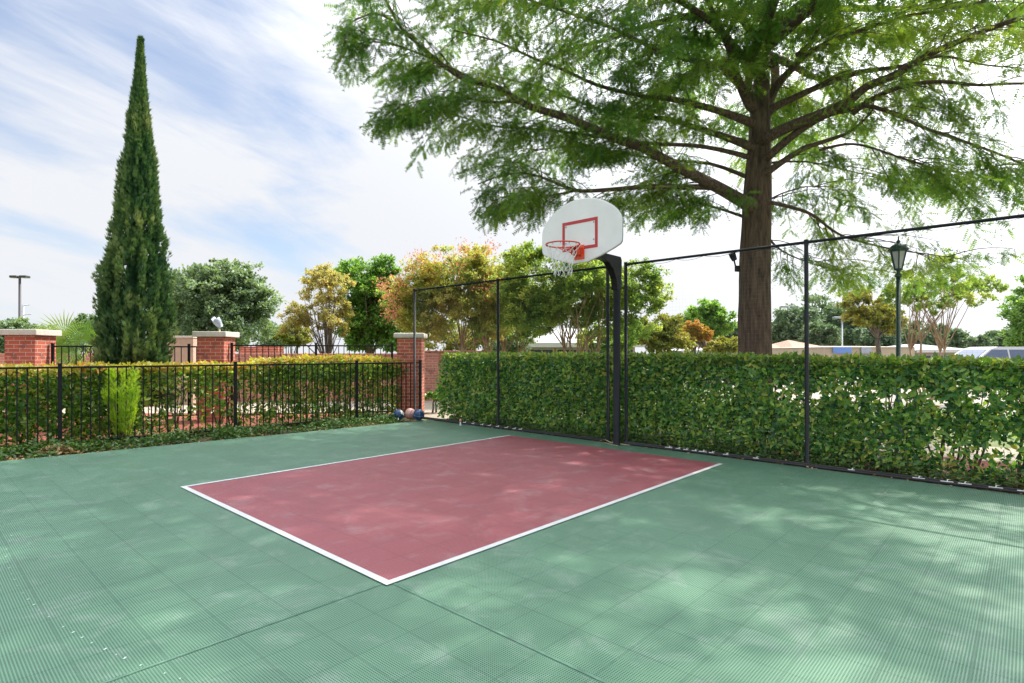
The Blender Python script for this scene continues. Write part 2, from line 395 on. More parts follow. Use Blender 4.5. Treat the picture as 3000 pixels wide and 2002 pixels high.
def broad_tree(name, label, cat, px, Y, blobs, leaves, size, mat, bark, fork_z, stems=1, tr=.15, spread=.25,
               group=None, depth_k=.9, template=(TRI, TRI_F), limbs=14, gap=.0, hang=0.0, cluster=.30, trunk_lean=0, patches=None):
    """blobs: (px, py, rx px, ry px) ellipses in the photo at distance Y, made round in depth"""
    base = at(px, HY, Y); base.z = 0
    root = tag(empty(name, base), label, cat, group)
    S = Y / F
    # cluster centres
    cen = []; wts = np.array([b[2] * b[3] for b in blobs], float); wts /= wts.sum()
    leaves = int(leaves * 1.7); ncl = max(40, int(leaves / 60))
    while len(cen) < ncl:
        b = blobs[RNG.choice(len(blobs), p=wts)]
        d = rdirs(1)[0] * (RNG.random() ** .38)
        c = at(b[0], b[1], Y)
        p = np.array([c.x + d[0] * b[2] * S, Y + d[1] * b[2] * S * depth_k, c.z + d[2] * b[3] * S])
        if p[2] < .3: continue
        if gap and noise.noise(Vector((p[0] * .9, p[1] * .9, p[2] * .9))) < -.35 + gap: continue
        cen.append(p)
    cen = np.array(cen)
    R = cluster * np.sqrt(np.mean([b[2] * b[3] for b in blobs])) * S
    n = leaves
    cen += np.clip(RNG.normal(size=cen.shape), -2, 2) * np.array([1, 1, .8]) * .10 * np.sqrt(np.mean([b[2] * b[3] for b in blobs])) * S
    cen[:, 2] = np.maximum(cen[:, 2], .3)
    idx = RNG.integers(0, len(cen), n)
    idx = np.where(RNG.random(n) < .35, (idx // 3) * 3, idx)
    rr = R * (.5 + RNG.random(n) * .7)
    off = rdirs(n) * (RNG.random((n, 1)) ** .5) * rr[:, None]; off[:, 2] *= .65
    pos = cen[idx] + off
    pos[:, 2] -= hang * RNG.random(n) * R
    tc = at(blobs[0][0], blobs[0][1], Y)
    outw = unit(pos - np.array([base.x, base.y, tc.z * .7]))
    dirs = unit(outw * .6 + rdirs(n) * .9 + np.array([0, 0, -.25 - hang]))
    nrm = unit(rdirs(n) * .8 + np.array([0, 0, .9]) + outw * .3)
    val = np.clip(RNG.random(n) * .55 + RNG.random(len(cen))[idx] * .45, 0, 1)
    sc = size * .95 * (.7 + .6 * RNG.random(n))
    pos_l = pos - np.array(base)
    leaf_mesh('crown', mat, pos_l, dirs, nrm, sc, template, root, val=val)
    if patches:
        pm, pl = patches; Q = []
        for (qx, qy, qr, qn) in pl:
            c = at(qx, qy, Y)
            o_ = RNG.normal(size=(qn, 3)) * qr * S * .5; o_[:, 1] -= RNG.random(qn) * .9
            Q.append(np.array([c.x, Y - .7, c.z]) + o_ - np.array(base))
        Q = np.concatenate(Q)
        leaf_mesh('blossom', pm, Q, rdirs(len(Q)), rdirs(len(Q)), size * .8, template, root)
    # trunk + limbs
    tb = MB(); used = 0
    order = RNG.permutation(len(cen))
    stem_tops = []
    for s_ in range(stems):
        a = 2 * math.pi * s_ / max(1, stems) + random.random()
        d0 = Vector((math.cos(a), math.sin(a), 0)) * (spread if stems > 1 else 0)
        p0 = Vector((0, 0, -.05)) + d0 * .25; top = Vector((0, 0, fork_z)) + d0 * fork_z * .8 + Vector((trunk_lean * fork_z, 0, 0))
        if stems > 1: top.z *= random.uniform(.75, 1.2)
        r0 = tr / math.sqrt(stems) * (1.25 if stems > 1 else 1)
        pts = limb_path(p0, top, 0, .07, 7); rad = [r0 * (1.25 if i == 0 else 1 - .35 * i / 6) for i in range(7)]
        tb.tube(pts, rad, 8); stem_tops.append((pts[-1], rad[-1]))
    targets = [Vector(cen[i] - np.array(base)) for i in order[:limbs * 3]]
    for (tp, tr_) in stem_tops:
        mine = sorted(targets, key=lambda c: random.random() + .15 * (c.xy - tp.xy).length)[:max(3, limbs // stems)]
        for c in mine:
            if c.z < tp.z - .8: continue
            pts = limb_path(tp, c, .08, .08, 6); rad = [tr_ * min(.75, 2.0 / math.sqrt(len(mine))) * (1 - .86 * i / 5) for i in range(6)]
            tb.tube(pts, rad, 6, caps=False)
            for k in range(3):
                q = pts[random.choice([2, 3, 4])]
                e = q + Vector((random.uniform(-1, 1), random.uniform(-1, 1), random.uniform(-.1, .9))) * R * 1.3
                tb.tube(limb_path(q, e, .05, .08, 4), [tr_ * .25, tr_ * .18, tr_ * .12, tr_ * .05], 4, caps=False)
    tb.build('trunk', bark, root)
    return root

# ------------------------------------------------------------------ world and light
w = bpy.data.worlds.new('World'); scene.world = w; w.use_nodes = True
nt = w.node_tree; nt.nodes.clear()
out = N(nt, 'ShaderNodeOutputWorld'); bg = N(nt, 'ShaderNodeBackground'); L(nt, bg.outputs[0], out.inputs[0])
sky = N(nt, 'ShaderNodeTexSky', sky_type='NISHITA', sun_disc=False, sun_elevation=SUN_EL, sun_rotation=SUN_AZ, air_density=1.1, dust_density=.8, ozone_density=2.5)
SKY_K = .085; SKYLOC = (3.3, 13.7, 3.9)
tc = N(nt, 'ShaderNodeTexCoord'); sp = N(nt, 'ShaderNodeSeparateXYZ'); L(nt, tc.outputs['Generated'], sp.inputs[0])
def band_noise(rot, scl, loc, detail, rough, dist):
    r = N(nt, 'ShaderNodeMapping', vector_type='POINT'); L(nt, tc.outputs['Generated'], r.inputs[0]); r.inputs['Rotation'].default_value = (0, rot, 0)
    m = N(nt, 'ShaderNodeMapping', vector_type='POINT'); L(nt, r.outputs[0], m.inputs[0]); m.inputs['Scale'].default_value = scl; m.inputs['Location'].default_value = loc
    return noise_n(nt, 1.0, detail, rough, m.outputs[0], dist)
n1 = band_noise(math.radians(-12), (1.6, 1.6, 6.5), SKYLOC, 9, .58, .55)
n2 = band_noise(math.radians(-10), (1.5, 1.5, 3.0), (SKYLOC[1], SKYLOC[0], 4.0), 3, .5, .2)
n3 = band_noise(math.radians(-20), (3.5, 3.5, 16.0), (2.0, SKYLOC[0], 1.0), 8, .62, .6)
cf = math_n(nt, 'ADD', math_n(nt, 'MULTIPLY', n1, .42), math_n(nt, 'MULTIPLY_ADD', n2, .38, math_n(nt, 'MULTIPLY', n3, .20)))
cf = math_n(nt, 'MULTIPLY_ADD', sp.outputs[0], .055, cf)      # thicker cloud to the right
mr = N(nt, 'ShaderNodeMapRange', interpolation_type='SMOOTHSTEP'); L(nt, cf, mr.inputs[0]); mr.inputs[1].default_value = .35; mr.inputs[2].default_value = .52
# glow round the sun inside thin cloud
sd = Vector((math.sin(SUN_AZ) * math.cos(SUN_EL), math.cos(SUN_AZ) * math.cos(SUN_EL), math.sin(SUN_EL)))
dp = N(nt, 'ShaderNodeVectorMath', operation='DOT_PRODUCT'); L(nt, tc.outputs['Generated'], dp.inputs[0]); dp.inputs[1].default_value = sd
gl = math_n(nt, 'POWER', math_n(nt, 'MAXIMUM', dp.outputs['Value'], 0), 7.0)
horiz = math_n(nt, 'POWER', math_n(nt, 'SUBTRACT', 1, math_n(nt, 'MAXIMUM', sp.outputs[2], 0)), 5)
mask = math_n(nt, 'MINIMUM', math_n(nt, 'MULTIPLY_ADD', mr.outputs[0], .72, math_n(nt, 'MULTIPLY_ADD', horiz, .28, .29)), 1.0)
CL = .475
zen = math_n(nt, 'POWER', math_n(nt, 'MAXIMUM', sp.outputs[2], 0), 4.0)
clv = math_n(nt, 'MULTIPLY_ADD', gl, 3.2, math_n(nt, 'MULTIPLY_ADD', zen, 1.3, CL))
cc = N(nt, 'ShaderNodeCombineColor'); L(nt, math_n(nt, 'MULTIPLY', clv, .96), cc.inputs[0]); L(nt, math_n(nt, 'MULTIPLY', clv, .982), cc.inputs[1]); L(nt, math_n(nt, 'MULTIPLY', clv, 1.03), cc.inputs[2])
skyc = mixc(nt, 1.0, sky.outputs[0], (SKY_K * .84, SKY_K * .97, SKY_K * 1.10), 'MULTIPLY')
L(nt, mixc(nt, mask, skyc, cc.outputs[0]), bg.inputs[0]); bg.inputs[1].default_value = 1.0

sl = bpy.data.lights.new('sun', 'SUN'); sl.energy = 3.4; sl.angle = math.radians(.6); sl.color = (1, .93, .82)
so = bpy.data.objects.new('sun', sl); col.objects.link(so); so.rotation_euler = (-sd).to_track_quat('-Z', 'Y').to_euler(); so.location = sd * 60

cam = bpy.data.cameras.new('camera'); co_ = bpy.data.objects.new('camera', cam); col.objects.link(co_)
co_.location = (0, 0, H); co_.rotation_euler = (math.radians(90), 0, 0)
cam.sensor_width = 36; cam.lens = 36 * F / 3000; cam.shift_y = (HY - 1001) / 3000; cam.clip_end = 2000; cam.clip_start = .05
scene.camera = co_
scene.view_settings.view_transform = 'Standard'; scene.view_settings.look = 'None'; scene.view_settings.exposure = .95; scene.view_settings.gamma = 1
scene.cycles.max_bounces = 8; scene.cycles.transparent_max_bounces = 8

# ------------------------------------------------------------------ court frame
E1 = Vector((.677, .736, 0)); E2 = Vector((-.736, .677, 0)); ANG = math.atan2(.736, .677)
A = Vector((-.767, 3.503, 0))
K = gnd(1255, 1231)                                    # back corner of the court
def c2w(a, b, z=0): return A + E1 * a + E2 * b + Vector((0, 0, z))
def w2c(p): d = Vector(p) - A; return d.dot(E1), d.dot(E2)
BD = -E2                                               # along the back fence, towards the right
LD = (gnd(0, 1352) - K).normalized()                   # along the left edge, towards the camera

def sheet(name, pts_world, mat, z, loc=(0, 0, 0), rz=0.0, kind='structure', thick=0):
    Mi = (Matrix.Translation(Vector(loc)) @ rotz(rz)).inverted()
    mb = MB(); p = [Mi @ Vector((q[0], q[1], 0)) for q in pts_world]
    n = len(p)
    if thick:
        mb.poly([(q.x, q.y, 0) for q in p])
        for i in range(n):
            a_, b_ = p[i], p[(i + 1) % n]
            mb.poly([(a_.x, a_.y, 0), (a_.x, a_.y, -thick), (b_.x, b_.y, -thick), (b_.x, b_.y, 0)])
    else: mb.poly([(q.x, q.y, 0) for q in p])
    o = mb.build(name, mat); o.location = (loc[0], loc[1], z); o.rotation_euler = (0, 0, rz)
    return tag(o, kind=kind)

sheet('ground', [(-600, -300), (600, -300), (600, 900), (-600, 900)], M['grass'], -.06)
B_r = K + BD * 22; L_n = K + LD * 20
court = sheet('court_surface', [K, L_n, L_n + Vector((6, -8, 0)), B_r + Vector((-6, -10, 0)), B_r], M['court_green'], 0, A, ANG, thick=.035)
KL, KW = 5.07, 3.64
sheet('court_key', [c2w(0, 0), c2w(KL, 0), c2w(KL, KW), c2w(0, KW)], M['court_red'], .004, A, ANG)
mb = MB(); LW = .052
def q_(a0, a1, b0, b1): mb.poly([(a0, b0, 0), (a1, b0, 0), (a1, b1, 0), (a0, b1, 0)])
q_(-LW, 0, -LW, KW + LW); q_(0, KL, -LW, 0); q_(0, KL, KW, KW + LW)
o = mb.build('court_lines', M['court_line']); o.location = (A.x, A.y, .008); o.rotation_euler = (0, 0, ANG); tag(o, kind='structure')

mb = MB()
mb.poly([(-.010, -LW - 4.5, 0), (.010, -LW - 4.5, 0), (.010, -LW, 0), (-.010, -LW, 0)]); mb.poly([(-LW - 4.5, -.012, 0), (-LW, -.012, 0), (-LW, .008, 0), (-LW - 4.5, .008, 0)])
o = mb.build('court_joints', plain('joint_green', (.075, .165, .115), .6, 0, .35, 14)); o.location = (A.x, A.y, .003); o.rotation_euler = (0, 0, ANG); tag(o, kind='structure')
mb = MB()
for zx, zy in [(180, 270), (100, 355), (80, 400), (65, 440), (45, 495), (42, 545), (45, 585), (60, 625), (80, 665), (100, 705), (120, 748), (155, 797), (193, 840), (233, 877), (268, 915), (335, 962), (435, 1030), (503, 1068), (565, 1103), (632, 1140), (725, 1183), (800, 1222), (860, 1245), (968, 1295), (1133, 1350), (1240, 1387)]:
    q = gnd(zx / 2.35, 1400 + zy / 2.35 - 0); r_ = .0036 * random.uniform(.6, 1.3)
    mb.poly([(q.x - r_, q.y - r_ * 2, 0), (q.x + r_, q.y - r_ * 2, 0), (q.x + r_, q.y + r_ * 2, 0), (q.x - r_, q.y + r_ * 2, 0)])
o = mb.build('court_pale_specks', plain('speck', (.42, .55, .50), .6)); o.location = (0, 0, .0035); tag(o, kind='structure')  # small pale specks set along a loose curve
# beds and pavements outside the court
oN = Vector((-LD.y, LD.x, 0)); oN = oN if oN.x < 0 else -oN             # outward normal of the left edge
sheet('planting_soil', [K + Vector((0, .02, 0)), K + LD * 20, K + LD * 20 + oN * 1.0, K + oN * 1.0 + Vector((0, .3, 0))], M['soil'], -.030)
sheet('mulch_bed', [K + oN * .9, K + LD * 16 + oN * .9, (-22, 6), (-22, 13.4), (-2.0, 13.9)], M['mulch'], -.038)
sheet('paved_walk', [(-30, 12.6), (-2.1, 13.0), (-1.4, 12.4), (-.4, 13.0), (1.5, 15), (.5, 20.2), (-4, 20.2), (-30, 19.5)], M['pave'], -.045)
hb = K + E1 * .02
sheet('hedge_bed', [hb, hb + BD * 22, hb + BD * 22 + E1 * 1.9, hb + E1 * 1.9], M['soil'], -.026)
sheet('mulch_strip', [hb + BD * 6.3 + E1 * .25, hb + BD * 22 + E1 * .25, hb + BD * 22 + E1 * 2.2, hb + BD * 6.3 + E1 * 2.2], M['mulch'], -.020)
sheet('sidewalk', [hb + E1 * 2.3, hb + BD * 24 + E1 * 2.3, hb + BD * 24 + E1 * 4.0, hb + E1 * 4.0], M['pave'], -.050)
sheet('parking_lot', [(8, 14), (60, 4), (160, 60), (60, 75), (14, 50), (9, 24)], M['lot'], -.048)

# ------------------------------------------------------------------ low iron fence along the left edge
FA = Vector((-6.75, 8.40, 0)); FB = Vector((-2.05, 12.73, 0)); FD = (FB - FA).normalized(); FLn = (FB - FA).length
def iron_fence(name, label, a, b, height, post_s, pick=.116, post=.05, low=.06, mat=None, group=None, rail2=None, cap_skip=()):
    a = Vector(a); b = Vector(b); d = (b - a); Ln = d.length; d.normalize(); ang = math.atan2(d.y, d.x)
    root = tag(empty(name, a, ang), label, 'fence', group); mat = mat or M['black']
    ps = sorted(post_s)
    for s in ps:
        MB().box(s - post / 2, s + post / 2, -post / 2, post / 2, -.05, height + .035, bev=.004).box(s - post / 2 - .005, s + post / 2 + .005, -post / 2 - .005, post / 2 + .005, height + .035, height + .05, bev=.004).build('post', mat, root)
    spans = list(zip([0] + ps, ps + [Ln]))
    for (s0, s1) in spans:
        if s1 - s0 < .2: continue
        s0 += post / 2; s1 -= post / 2
        MB().box(s0, s1, -.014, .014, height - .03, height, bev=.003).build('rail', mat, root)
        MB().box(s0, s1, -.014, .014, low, low + .03, bev=.003).build('rail', mat, root)
        if rail2: MB().box(s0, s1, -.014, .014, rail2, rail2 + .025).build('rail', mat, root)
        n = max(1, int(round((s1 - s0) / pick)))
        pk = MB()
        for i in range(1, n):
            s = s0 + (s1 - s0) * i / n
            pk.box(s - .008, s + .008, -.008, .008, low + .03, height - .03)
        pk.build('pickets', mat, root)
    return root
s172 = 0.0; s690 = .405 * 6.05; s1045 = .794 * 6.05
start = FA - FD * 5.2
off = 5.2
iron_fence('iron_fence', 'low black iron picket fence along the left edge of the court', start, FB, 1.225,
           [off - 4.95, off - 2.45 , off + s172, off + s690, off + s1045, off + FLn - .03])
# ------------------------------------------------------------------ brick pillars and the taller fence
PIL = [(-9.62, 11.25, 1.89), (-6.46, 12.30, 1.89), (-2.37, 13.2, 1.89)]
plabels = ['brick pillar with stone cap at the left end, beside the fan palm', 'brick pillar between the tall cypress and the oak with a grey lamp on its cap', 'brick pillar with rounded stone cap behind the basketballs at the court corner']
for i, (x, y, h) in enumerate(PIL):
    r = tag(empty('brick_pillar', (x, y, 0), math.radians([4, 3, 2][i])), plabels[i], 'pillar', 'brick pillars with pale stone caps')
    MB().box(-.28, .28, -.28, .28, -.05, h - .115, bev=.004).build('shaft', M['brick'], r)
    MB().box(-.35, .35, -.35, .35, h - .115, h, bev=.03 if i == 2 else .012).build('cap', M['stone'], r)
iron_fence('iron_fence', 'taller black iron fence behind the hedge, left of the tall cypress', (PIL[0][0] + .30, PIL[0][1] + .12, 0), (PIL[1][0] - .30, PIL[1][1] + .05, 0), 1.58, [.03, 1.3, 2.45], .12)
iron_fence('iron_fence', 'taller black iron fence behind the hedge, in front of the golden tree', (PIL[1][0] + .30, PIL[1][1], 0), (PIL[2][0] - .30, PIL[2][1] - .1, 0), 1.61, [.03, 1.78, 3.46], .12)

# floodlight on the middle pillar
r = tag(empty('floodlight', (at(646, 975, 12.3).x, 12.25, 1.89), .5), 'small grey floodlight standing on the cap of the middle brick pillar', 'floodlight')
MB().tube([(0, 0, 0), (0, 0, .10)], .022, 8).lathe([(.0, .0), (.05, .0), (.045, .012), (0, .012)], 14).build('bracket', M['stick'], r)
MB().tube([(.03, 0, .10), (-.01, 0, .17), (-.05, 0, .24), (-.075, 0, .28)], [.045, .075, .085, .088], 14).build('lamp_head', M['lamp_grey'], r)
MB().tube([(-.13, -.02, .235), (-.065, -.02, .30)], [.05, .05], 10).build('visor', M['lamp_grey'], r)

# walls far behind
def brick_wall(name, label, a, b, h, th, mat, capm=None, cat='wall'):
    a = Vector(a); b = Vector(b); d = b - a; Ln = d.length; ang = math.atan2(d.y, d.x)
    r = tag(empty(name, a, ang), label, cat)
    MB().box(0, Ln, 0, th, -.05, h).build('brickwork', mat, r)
    if capm: MB().box(-.02, Ln + .02, -.03, th + .03, h, h + .06, bev=.01).build('coping', capm, r)
    return r
brick_wall('brick_wall', 'long low pink brick wall far behind the taller iron fence', (-19, 16.5, 0), (-2.3, 17.5, 0), 1.36, .25, M['brick_far'], M['brick_far'])
brick_wall('stucco_wall', 'tan rendered wall panel right of the tall cypress', (at(462, HY, 16).x, 16.0, 0), (at(566, HY, 16).x, 16.0, 0), 1.86, .3, M['stucco'], M['stone'])
brick_wall('brick_wall', 'low pink brick wall seen between the corner pillar and the hedge end', (at(1225, HY, 21).x, 20.4, 0), (at(1470, HY, 21).x, 21.6, 0), 1.46, .25, M['brick_far'], M['brick_far'])
# red mulch mound / red kerb beyond the wall
brick_wall('brick_planter', 'orange red brick planter seen over the wall beside the golden tree', (at(700, HY, 20).x, 20, 0), (at(815, HY, 20).x, 20, 0), 1.66, .5, M['brick'], None, 'planter')

# ------------------------------------------------------------------ chain of netting fence behind the hoop
NZ = 2.84
fp = {}
for px in (1215, 1460, 1782, 1835, 2365):
    # intersection of pixel column with the back line (just outside the court edge)
    k = (px - CX) / F; O = K + E1 * .10
    t = (k * O.y - O.x) / (BD.x - k * BD.y); fp[px] = O + BD * t
fend = fp[2365] + BD * 3.6
nf = tag(empty('net_fence', fp[1215], math.atan2(BD.y, BD.x)), 'tall black post and netting fence to the left of the hoop pole', 'fence')
nf2 = tag(empty('net_fence', fp[1835], math.atan2(BD.y, BD.x)), 'tall black post and netting fence to the right of the hoop pole', 'fence')
def net_side(root, p0, posts, endp, mesh=.052):
    Ln = (endp - p0).length; Lp = [(q - p0).length for q in posts]
    for s in Lp:
        lean = -.012
        MB().tube([(s, 0, -.05), (s + lean, 0, NZ)], .026, 12).tube([(s + lean, 0, NZ), (s + lean, 0, NZ + .012)], .03, 12).build('post', M['black_post'], root)
    MB().tube([(0, 0, NZ - .02), (Ln, 0, NZ - .02)], .019, 10).build('top_rail', M['black_post'], root)
    MB().tube([(0, -.03, .03), (Ln, -.03, .03)], .018, 8).tube([(0, -.075, .018), (Ln, -.075, .018)], .016, 8).build('bottom_rail', M['rubber'], root)
    nb = MB(); w_ = .0004
    nx = int(Ln / mesh); nzn = int((NZ - .05) / mesh)
    for i in range(nx + 1):
        s = i * mesh; pts = []
        for j in range(7):
            z = .03 + (NZ - .06) * j / 6; pts.append(Vector((s + .006 * math.sin(i * 1.7 + j), .02 + .012 * math.sin(s * 1.3 + j * .9), z)))
        nb.tube(pts, w_, 3, caps=False, smooth=False)
    for j in range(nzn + 1):
        z = .03 + j * mesh; pts = []
        ns = max(6, int(Ln / .6))
        for i in range(ns + 1):
            s = Ln * i / ns; sag = -.010 * abs(math.sin(s * 2.4)) * (z / NZ)
            pts.append(Vector((s, .02 + .012 * math.sin(s * 1.3 + z * 1.9), z + sag)))
        nb.tube(pts, w_, 3, caps=False, smooth=False)
    nb.build('netting', M['net'], root)
    # lacing cord looped under the top rail
    lc = MB(); pts = []; n = int(Ln / .06)
    for i in range(n + 1):
        s = Ln * i / n; ph = (s / .42) % 1.0
        pts.append(Vector((s, -.01, NZ - .035 - .035 * math.sin(math.pi * ph))))
    lc.tube(pts, .0028, 4, caps=False); lc.build('lacing_cord', M['black'], root)
    return Ln
net_side(nf, fp[1215], [fp[1215], fp[1460], fp[1782]], fp[1782])
net_side(nf2, fp[1835], [fp[1835], fp[2365], fend], fend)
def tie(root, s, k=1):
    mb = MB(); mb.tube([(s, -.05, .012), (s + .012, -.052, .055), (s + .02 * k, -.02, .05), (s + .02, -.05, .008)], .006, 5); mb.tube([(s - .03 * k, -.08, .036), (s + .04 * k, -.076, .038)], .0055, 5)
    mb.build('white_tie', M['rope'], root)
for s in [1.7, 1.95, 2.2, 2.4, 2.62, 2.85, 3.05, 3.2]: tie(nf, s)
for s in [.75, .9, 1.02, 1.15, 1.27, 1.4, 1.6, 2.0, 3.1, 3.75, 4.0, 4.15, 4.4, 4.62, 4.95, 5.4]: tie(nf2, s, random.choice([1, 1.6]))

# ------------------------------------------------------------------ basketball hoop
P = c2w(KL + .339, KW / 2); P.x, P.y = at(1807, HY, P.y).x, P.y
hoop = tag(empty('basketball_hoop', P, math.atan2(BD.y, BD.x)), 'black goose neck pole with a white fan backboard, red rim and net', 'hoop')
# local axes: x along the fence to the right, y away from the court; board plane at y = -YB
YB = 1.02; bx = 0.03
MB().tube([(0, 0, -.05), (0, 0, 2.40), (-.0, 0, 2.62)], [.057, .057, .057], 20).build('pole', M['black_post'], hoop)
arm = MB()
def obox(a, b, w0, h0, w1, h1):
    a = Vector(a); b = Vector(b); d = (b - a).normalized(); sx = Vector((1, 0, 0)); up = sx.cross(d).normalized()
    vs = []
    for p, w_, h_ in ((a, w0, h0), (b, w1, h1)):
        for sx_, sz_ in ((-1, -1), (1, -1), (1, 1), (-1, 1)): vs.append(p + sx * sx_ * w_ / 2 + up * sz_ * h_ / 2)
    arm.add(vs, [[0, 1, 2, 3], [4, 7, 6, 5], [0, 4, 5, 1], [1, 5, 6, 2], [2, 6, 7, 3], [3, 7, 4, 0]])
obox((0, .02, 2.865), (0, -YB + .10, 2.875), .10, .10, .095, .095)
arm.prism([(.055, 2.40), (.062, 2.87), (.03, 2.915), (-.5, 2.90), (-.46, 2.84), (-.30, 2.80), (-.17, 2.70), (-.09, 2.56), (-.06, 2.40)], -.052, .052, M=rotz(math.radians(90)))
obox((0, -YB + .10, 3.26), (0, -YB + .10, 2.83), .09, .05, .09, .05)
arm.box(-.045, .045, -YB + .042, -YB + .08, 2.84, 2.90).box(-.045, .045, -YB + .042, -YB + .08, 3.18, 3.24)
arm.box(-.20, .20, -YB + .041, -YB + .06, 2.905, 2.94).box(-.20, .20, -YB + .041, -YB + .06, 3.245, 3.28)
arm.build('arm', M['black'], hoop)
half = [(.13, 2.70), (.36, 2.765), (.56, 2.84), (.66, 2.885), (.684, 2.92), (.690, 3.0), (.690, 3.21), (.672, 3.27), (.62, 3.35), (.54, 3.425), (.43, 3.495), (.30, 3.555), (.15, 3.595), (0, 3.605)]
outl = half + [(-x, z) for x, z in reversed(half[:-1])]
bb = MB(); n = len(outl)
prof = [(.012, -YB), (.0, -YB + .006), (.0, -YB + .034), (.012, -YB + .040)]
cz = 3.13
rings = []
for inset, y in prof:
    ring = []
    for x, z in outl:
        d = Vector((x, 0, z - cz)); ln = d.length; ring.append(Vector((x + bx, y, z)) - d / ln * inset)
    rings.append(ring)
vs = [p for r_ in rings for p in r_]; fs = [list(range(n))[::-1], [3 * n + i for i in range(n)]]
bb.add(vs, fs); 
for k in range(3):
    bb.add([], [])
    for i in range(n):
        j = (i + 1) % n; bb.f.append([k * n + i, k * n + j, (k + 1) * n + j, (k + 1) * n + i]); bb.m.append(1 if k else 0); bb.smooth.append(False); bb.uv.append([(0, 0)] * 4)
bb.m[0] = 0; bb.m[1] = 1
board = bb.build('backboard', [M['board'], M['board_edge']], hoop)
st = MB(); yb = -YB - .003
x0, x1, z0, z1, tw = -.305 + bx, .305 + bx, 2.885, 3.305, .045
for (a0, a1, b0, b1) in ((x0, x1, z1 - tw, z1), (x0, x1, z0, z0 + tw), (x0, x0 + tw, z0 + tw, z1 - tw), (x1 - tw, x1, z0 + tw, z1 - tw)):
    st.box(a0, a1, yb, yb + .002, b0, b1)
st.build('target_square', M['red_line'], board)
for sx in (-.24, .24):
    for sz in (3.0, 3.24):
        MB().tube([(bx + sx, yb + .004, sz), (bx + sx, yb - .004, sz)], .011, 10).build('bolt', M['grey_metal'], board)
RZ = 2.905; RR = .229; rc = Vector((bx, -YB - .16 - RR, RZ))
MB().box(bx - .085, bx + .085, -YB - .012, -YB - .004, 2.745, 2.945, bev=.002).build('rim_plate', M['rim_plate'], hoop)
sup = MB()
sup.box(bx - .06, bx + .06, -YB - .15, -YB - .012, RZ - .012, RZ + .004, bev=.002)
for s in (-1, 1):
    sup.tube([(bx + s * .05, -YB - .012, 2.79), (bx + s * .09, -YB - .10, 2.845), (bx + s * .165, -YB - .27, RZ - .012)], .008, 8)
sup.prism([(0, 0), (.0, .001)], 0, 0) if False else None
sup.box(bx - .05, bx - .044, -YB - .14, -YB - .012, 2.80, RZ - .012).box(bx + .044, bx + .05, -YB - .14, -YB - .012, 2.80, RZ - .012)
sup.build('rim_bracket', M['rim_plate'], hoop)
ring = [rc + Vector((math.cos(a) * RR, math.sin(a) * RR, 0)) for a in [2 * math.pi * i / 48 for i in range(49)]]
rm = MB().tube(ring, .0095, 10, caps=False)
for k in range(12):
    a = 2 * math.pi * k / 12; p = rc + Vector((math.cos(a) * RR, math.sin(a) * RR, -.008)); q = rc + Vector((math.cos(a) * (RR - .012), math.sin(a) * (RR - .012), -.026))
    rm.tube([p, q, q + Vector((0, 0, .012))], .003, 5)
rim = rm.build('rim', M['rim'], hoop)
nt_ = MB(); NK = 12; rows = 7
def netp(k, j):
    z = RZ - .02 - .052 * j - .004 * j; rad = [.226, .20, .178, .158, .142, .128, .122, .118][j]
    a = 2 * math.pi * (k + .5 * (j % 2)) / NK; drift = -.05 * j / 7
    jit = .008 * math.sin(k * 7.3 + j * 3.1)
    return rc + Vector((math.cos(a) * rad + drift * 0 + jit, math.sin(a) * rad + jit, z - RZ - (.03 * (k % 3 == 0) if j == rows else 0)))
for j in range(rows):
    for k in range(NK):
        a_ = netp(k, j)
        if j % 2 == 0: t1, t2 = netp(k, j + 1), netp(k - 1, j + 1)
        else: t1, t2 = netp(k, j + 1), netp(k + 1, j + 1)
        for t_ in (t1, t2):
            if random.random() < .06 and j > 3: continue
            nt_.tube([a_, (a_ + t_) / 2 + Vector((0, 0, -.006)), t_], .0028, 5, caps=False)
nt_.build('rim_net', M['rope'], hoop)

# ------------------------------------------------------------------ basketballs
def ball(px, py, r, m1, m2, label, rot, m_seam):
    Y = F * (H - r) / (py - HY); p = at(px, py, Y)
    root = tag(empty('basketball', (p.x, p.y, .004)), label, 'basketball', 'basketballs in the court corner')
    bm = bmesh.new(); bmesh.ops.create_uvsphere(bm, u_segments=32, v_segments=20, radius=r)
    R_ = Matrix.Rotation(rot[0], 4, 'X') @ Matrix.Rotation(rot[1], 4, 'Y') @ Matrix.Rotation(rot[2], 4, 'Z')
    for f in bm.faces:
        c = f.calc_center_median().normalized(); f.smooth = True
        s1 = c.x > 0; s2 = abs(c.y) > .55
        f.material_index = 1 if ((s1 and not s2) or (s2 and c.y > 0 and not s1)) else 0
    bm.transform(Matrix.Translation((0, 0, r)) @ R_)
    me = bpy.data.meshes.new('cover'); bm.to_mesh(me); bm.free(); link('cover', me, [m1, m2], root)
    sm = MB()
    def circ(fn): sm.tube([Matrix.Translation((0, 0, r)) @ R_ @ Vector(fn(2 * math.pi * i / 40)) for i in range(41)], .0022, 5, caps=False)
    q = r * 1.002
    circ(lambda a: (q * math.cos(a), q * math.sin(a), 0)); circ(lambda a: (0, q * math.cos(a), q * math.sin(a)))
    for s in (-1, 1): circ(lambda a: (q * math.cos(a) * .83, s * q * (.55 + .0), q * math.sin(a) * .83))
    sm.build('seam', m_seam, root)
ball(1167, 1217, .12, M['ball_blue'], M['ball_pale'], 'dark blue and pale basketball standing apart, left of the other two', (.6, .5, .4), M['black'])
ball(1202, 1213, .12, M['ball_pink'], M['ball_orange'], 'faded pink and orange basketball, middle one of the three', (.1, .1, 1.1), M['black'])
ball(1227, 1216, .12, M['ball_blue'], M['ball_teal'], 'blue and teal basketball touching the pink one on its right', (.2, .1, .3), M['ball_pale'])

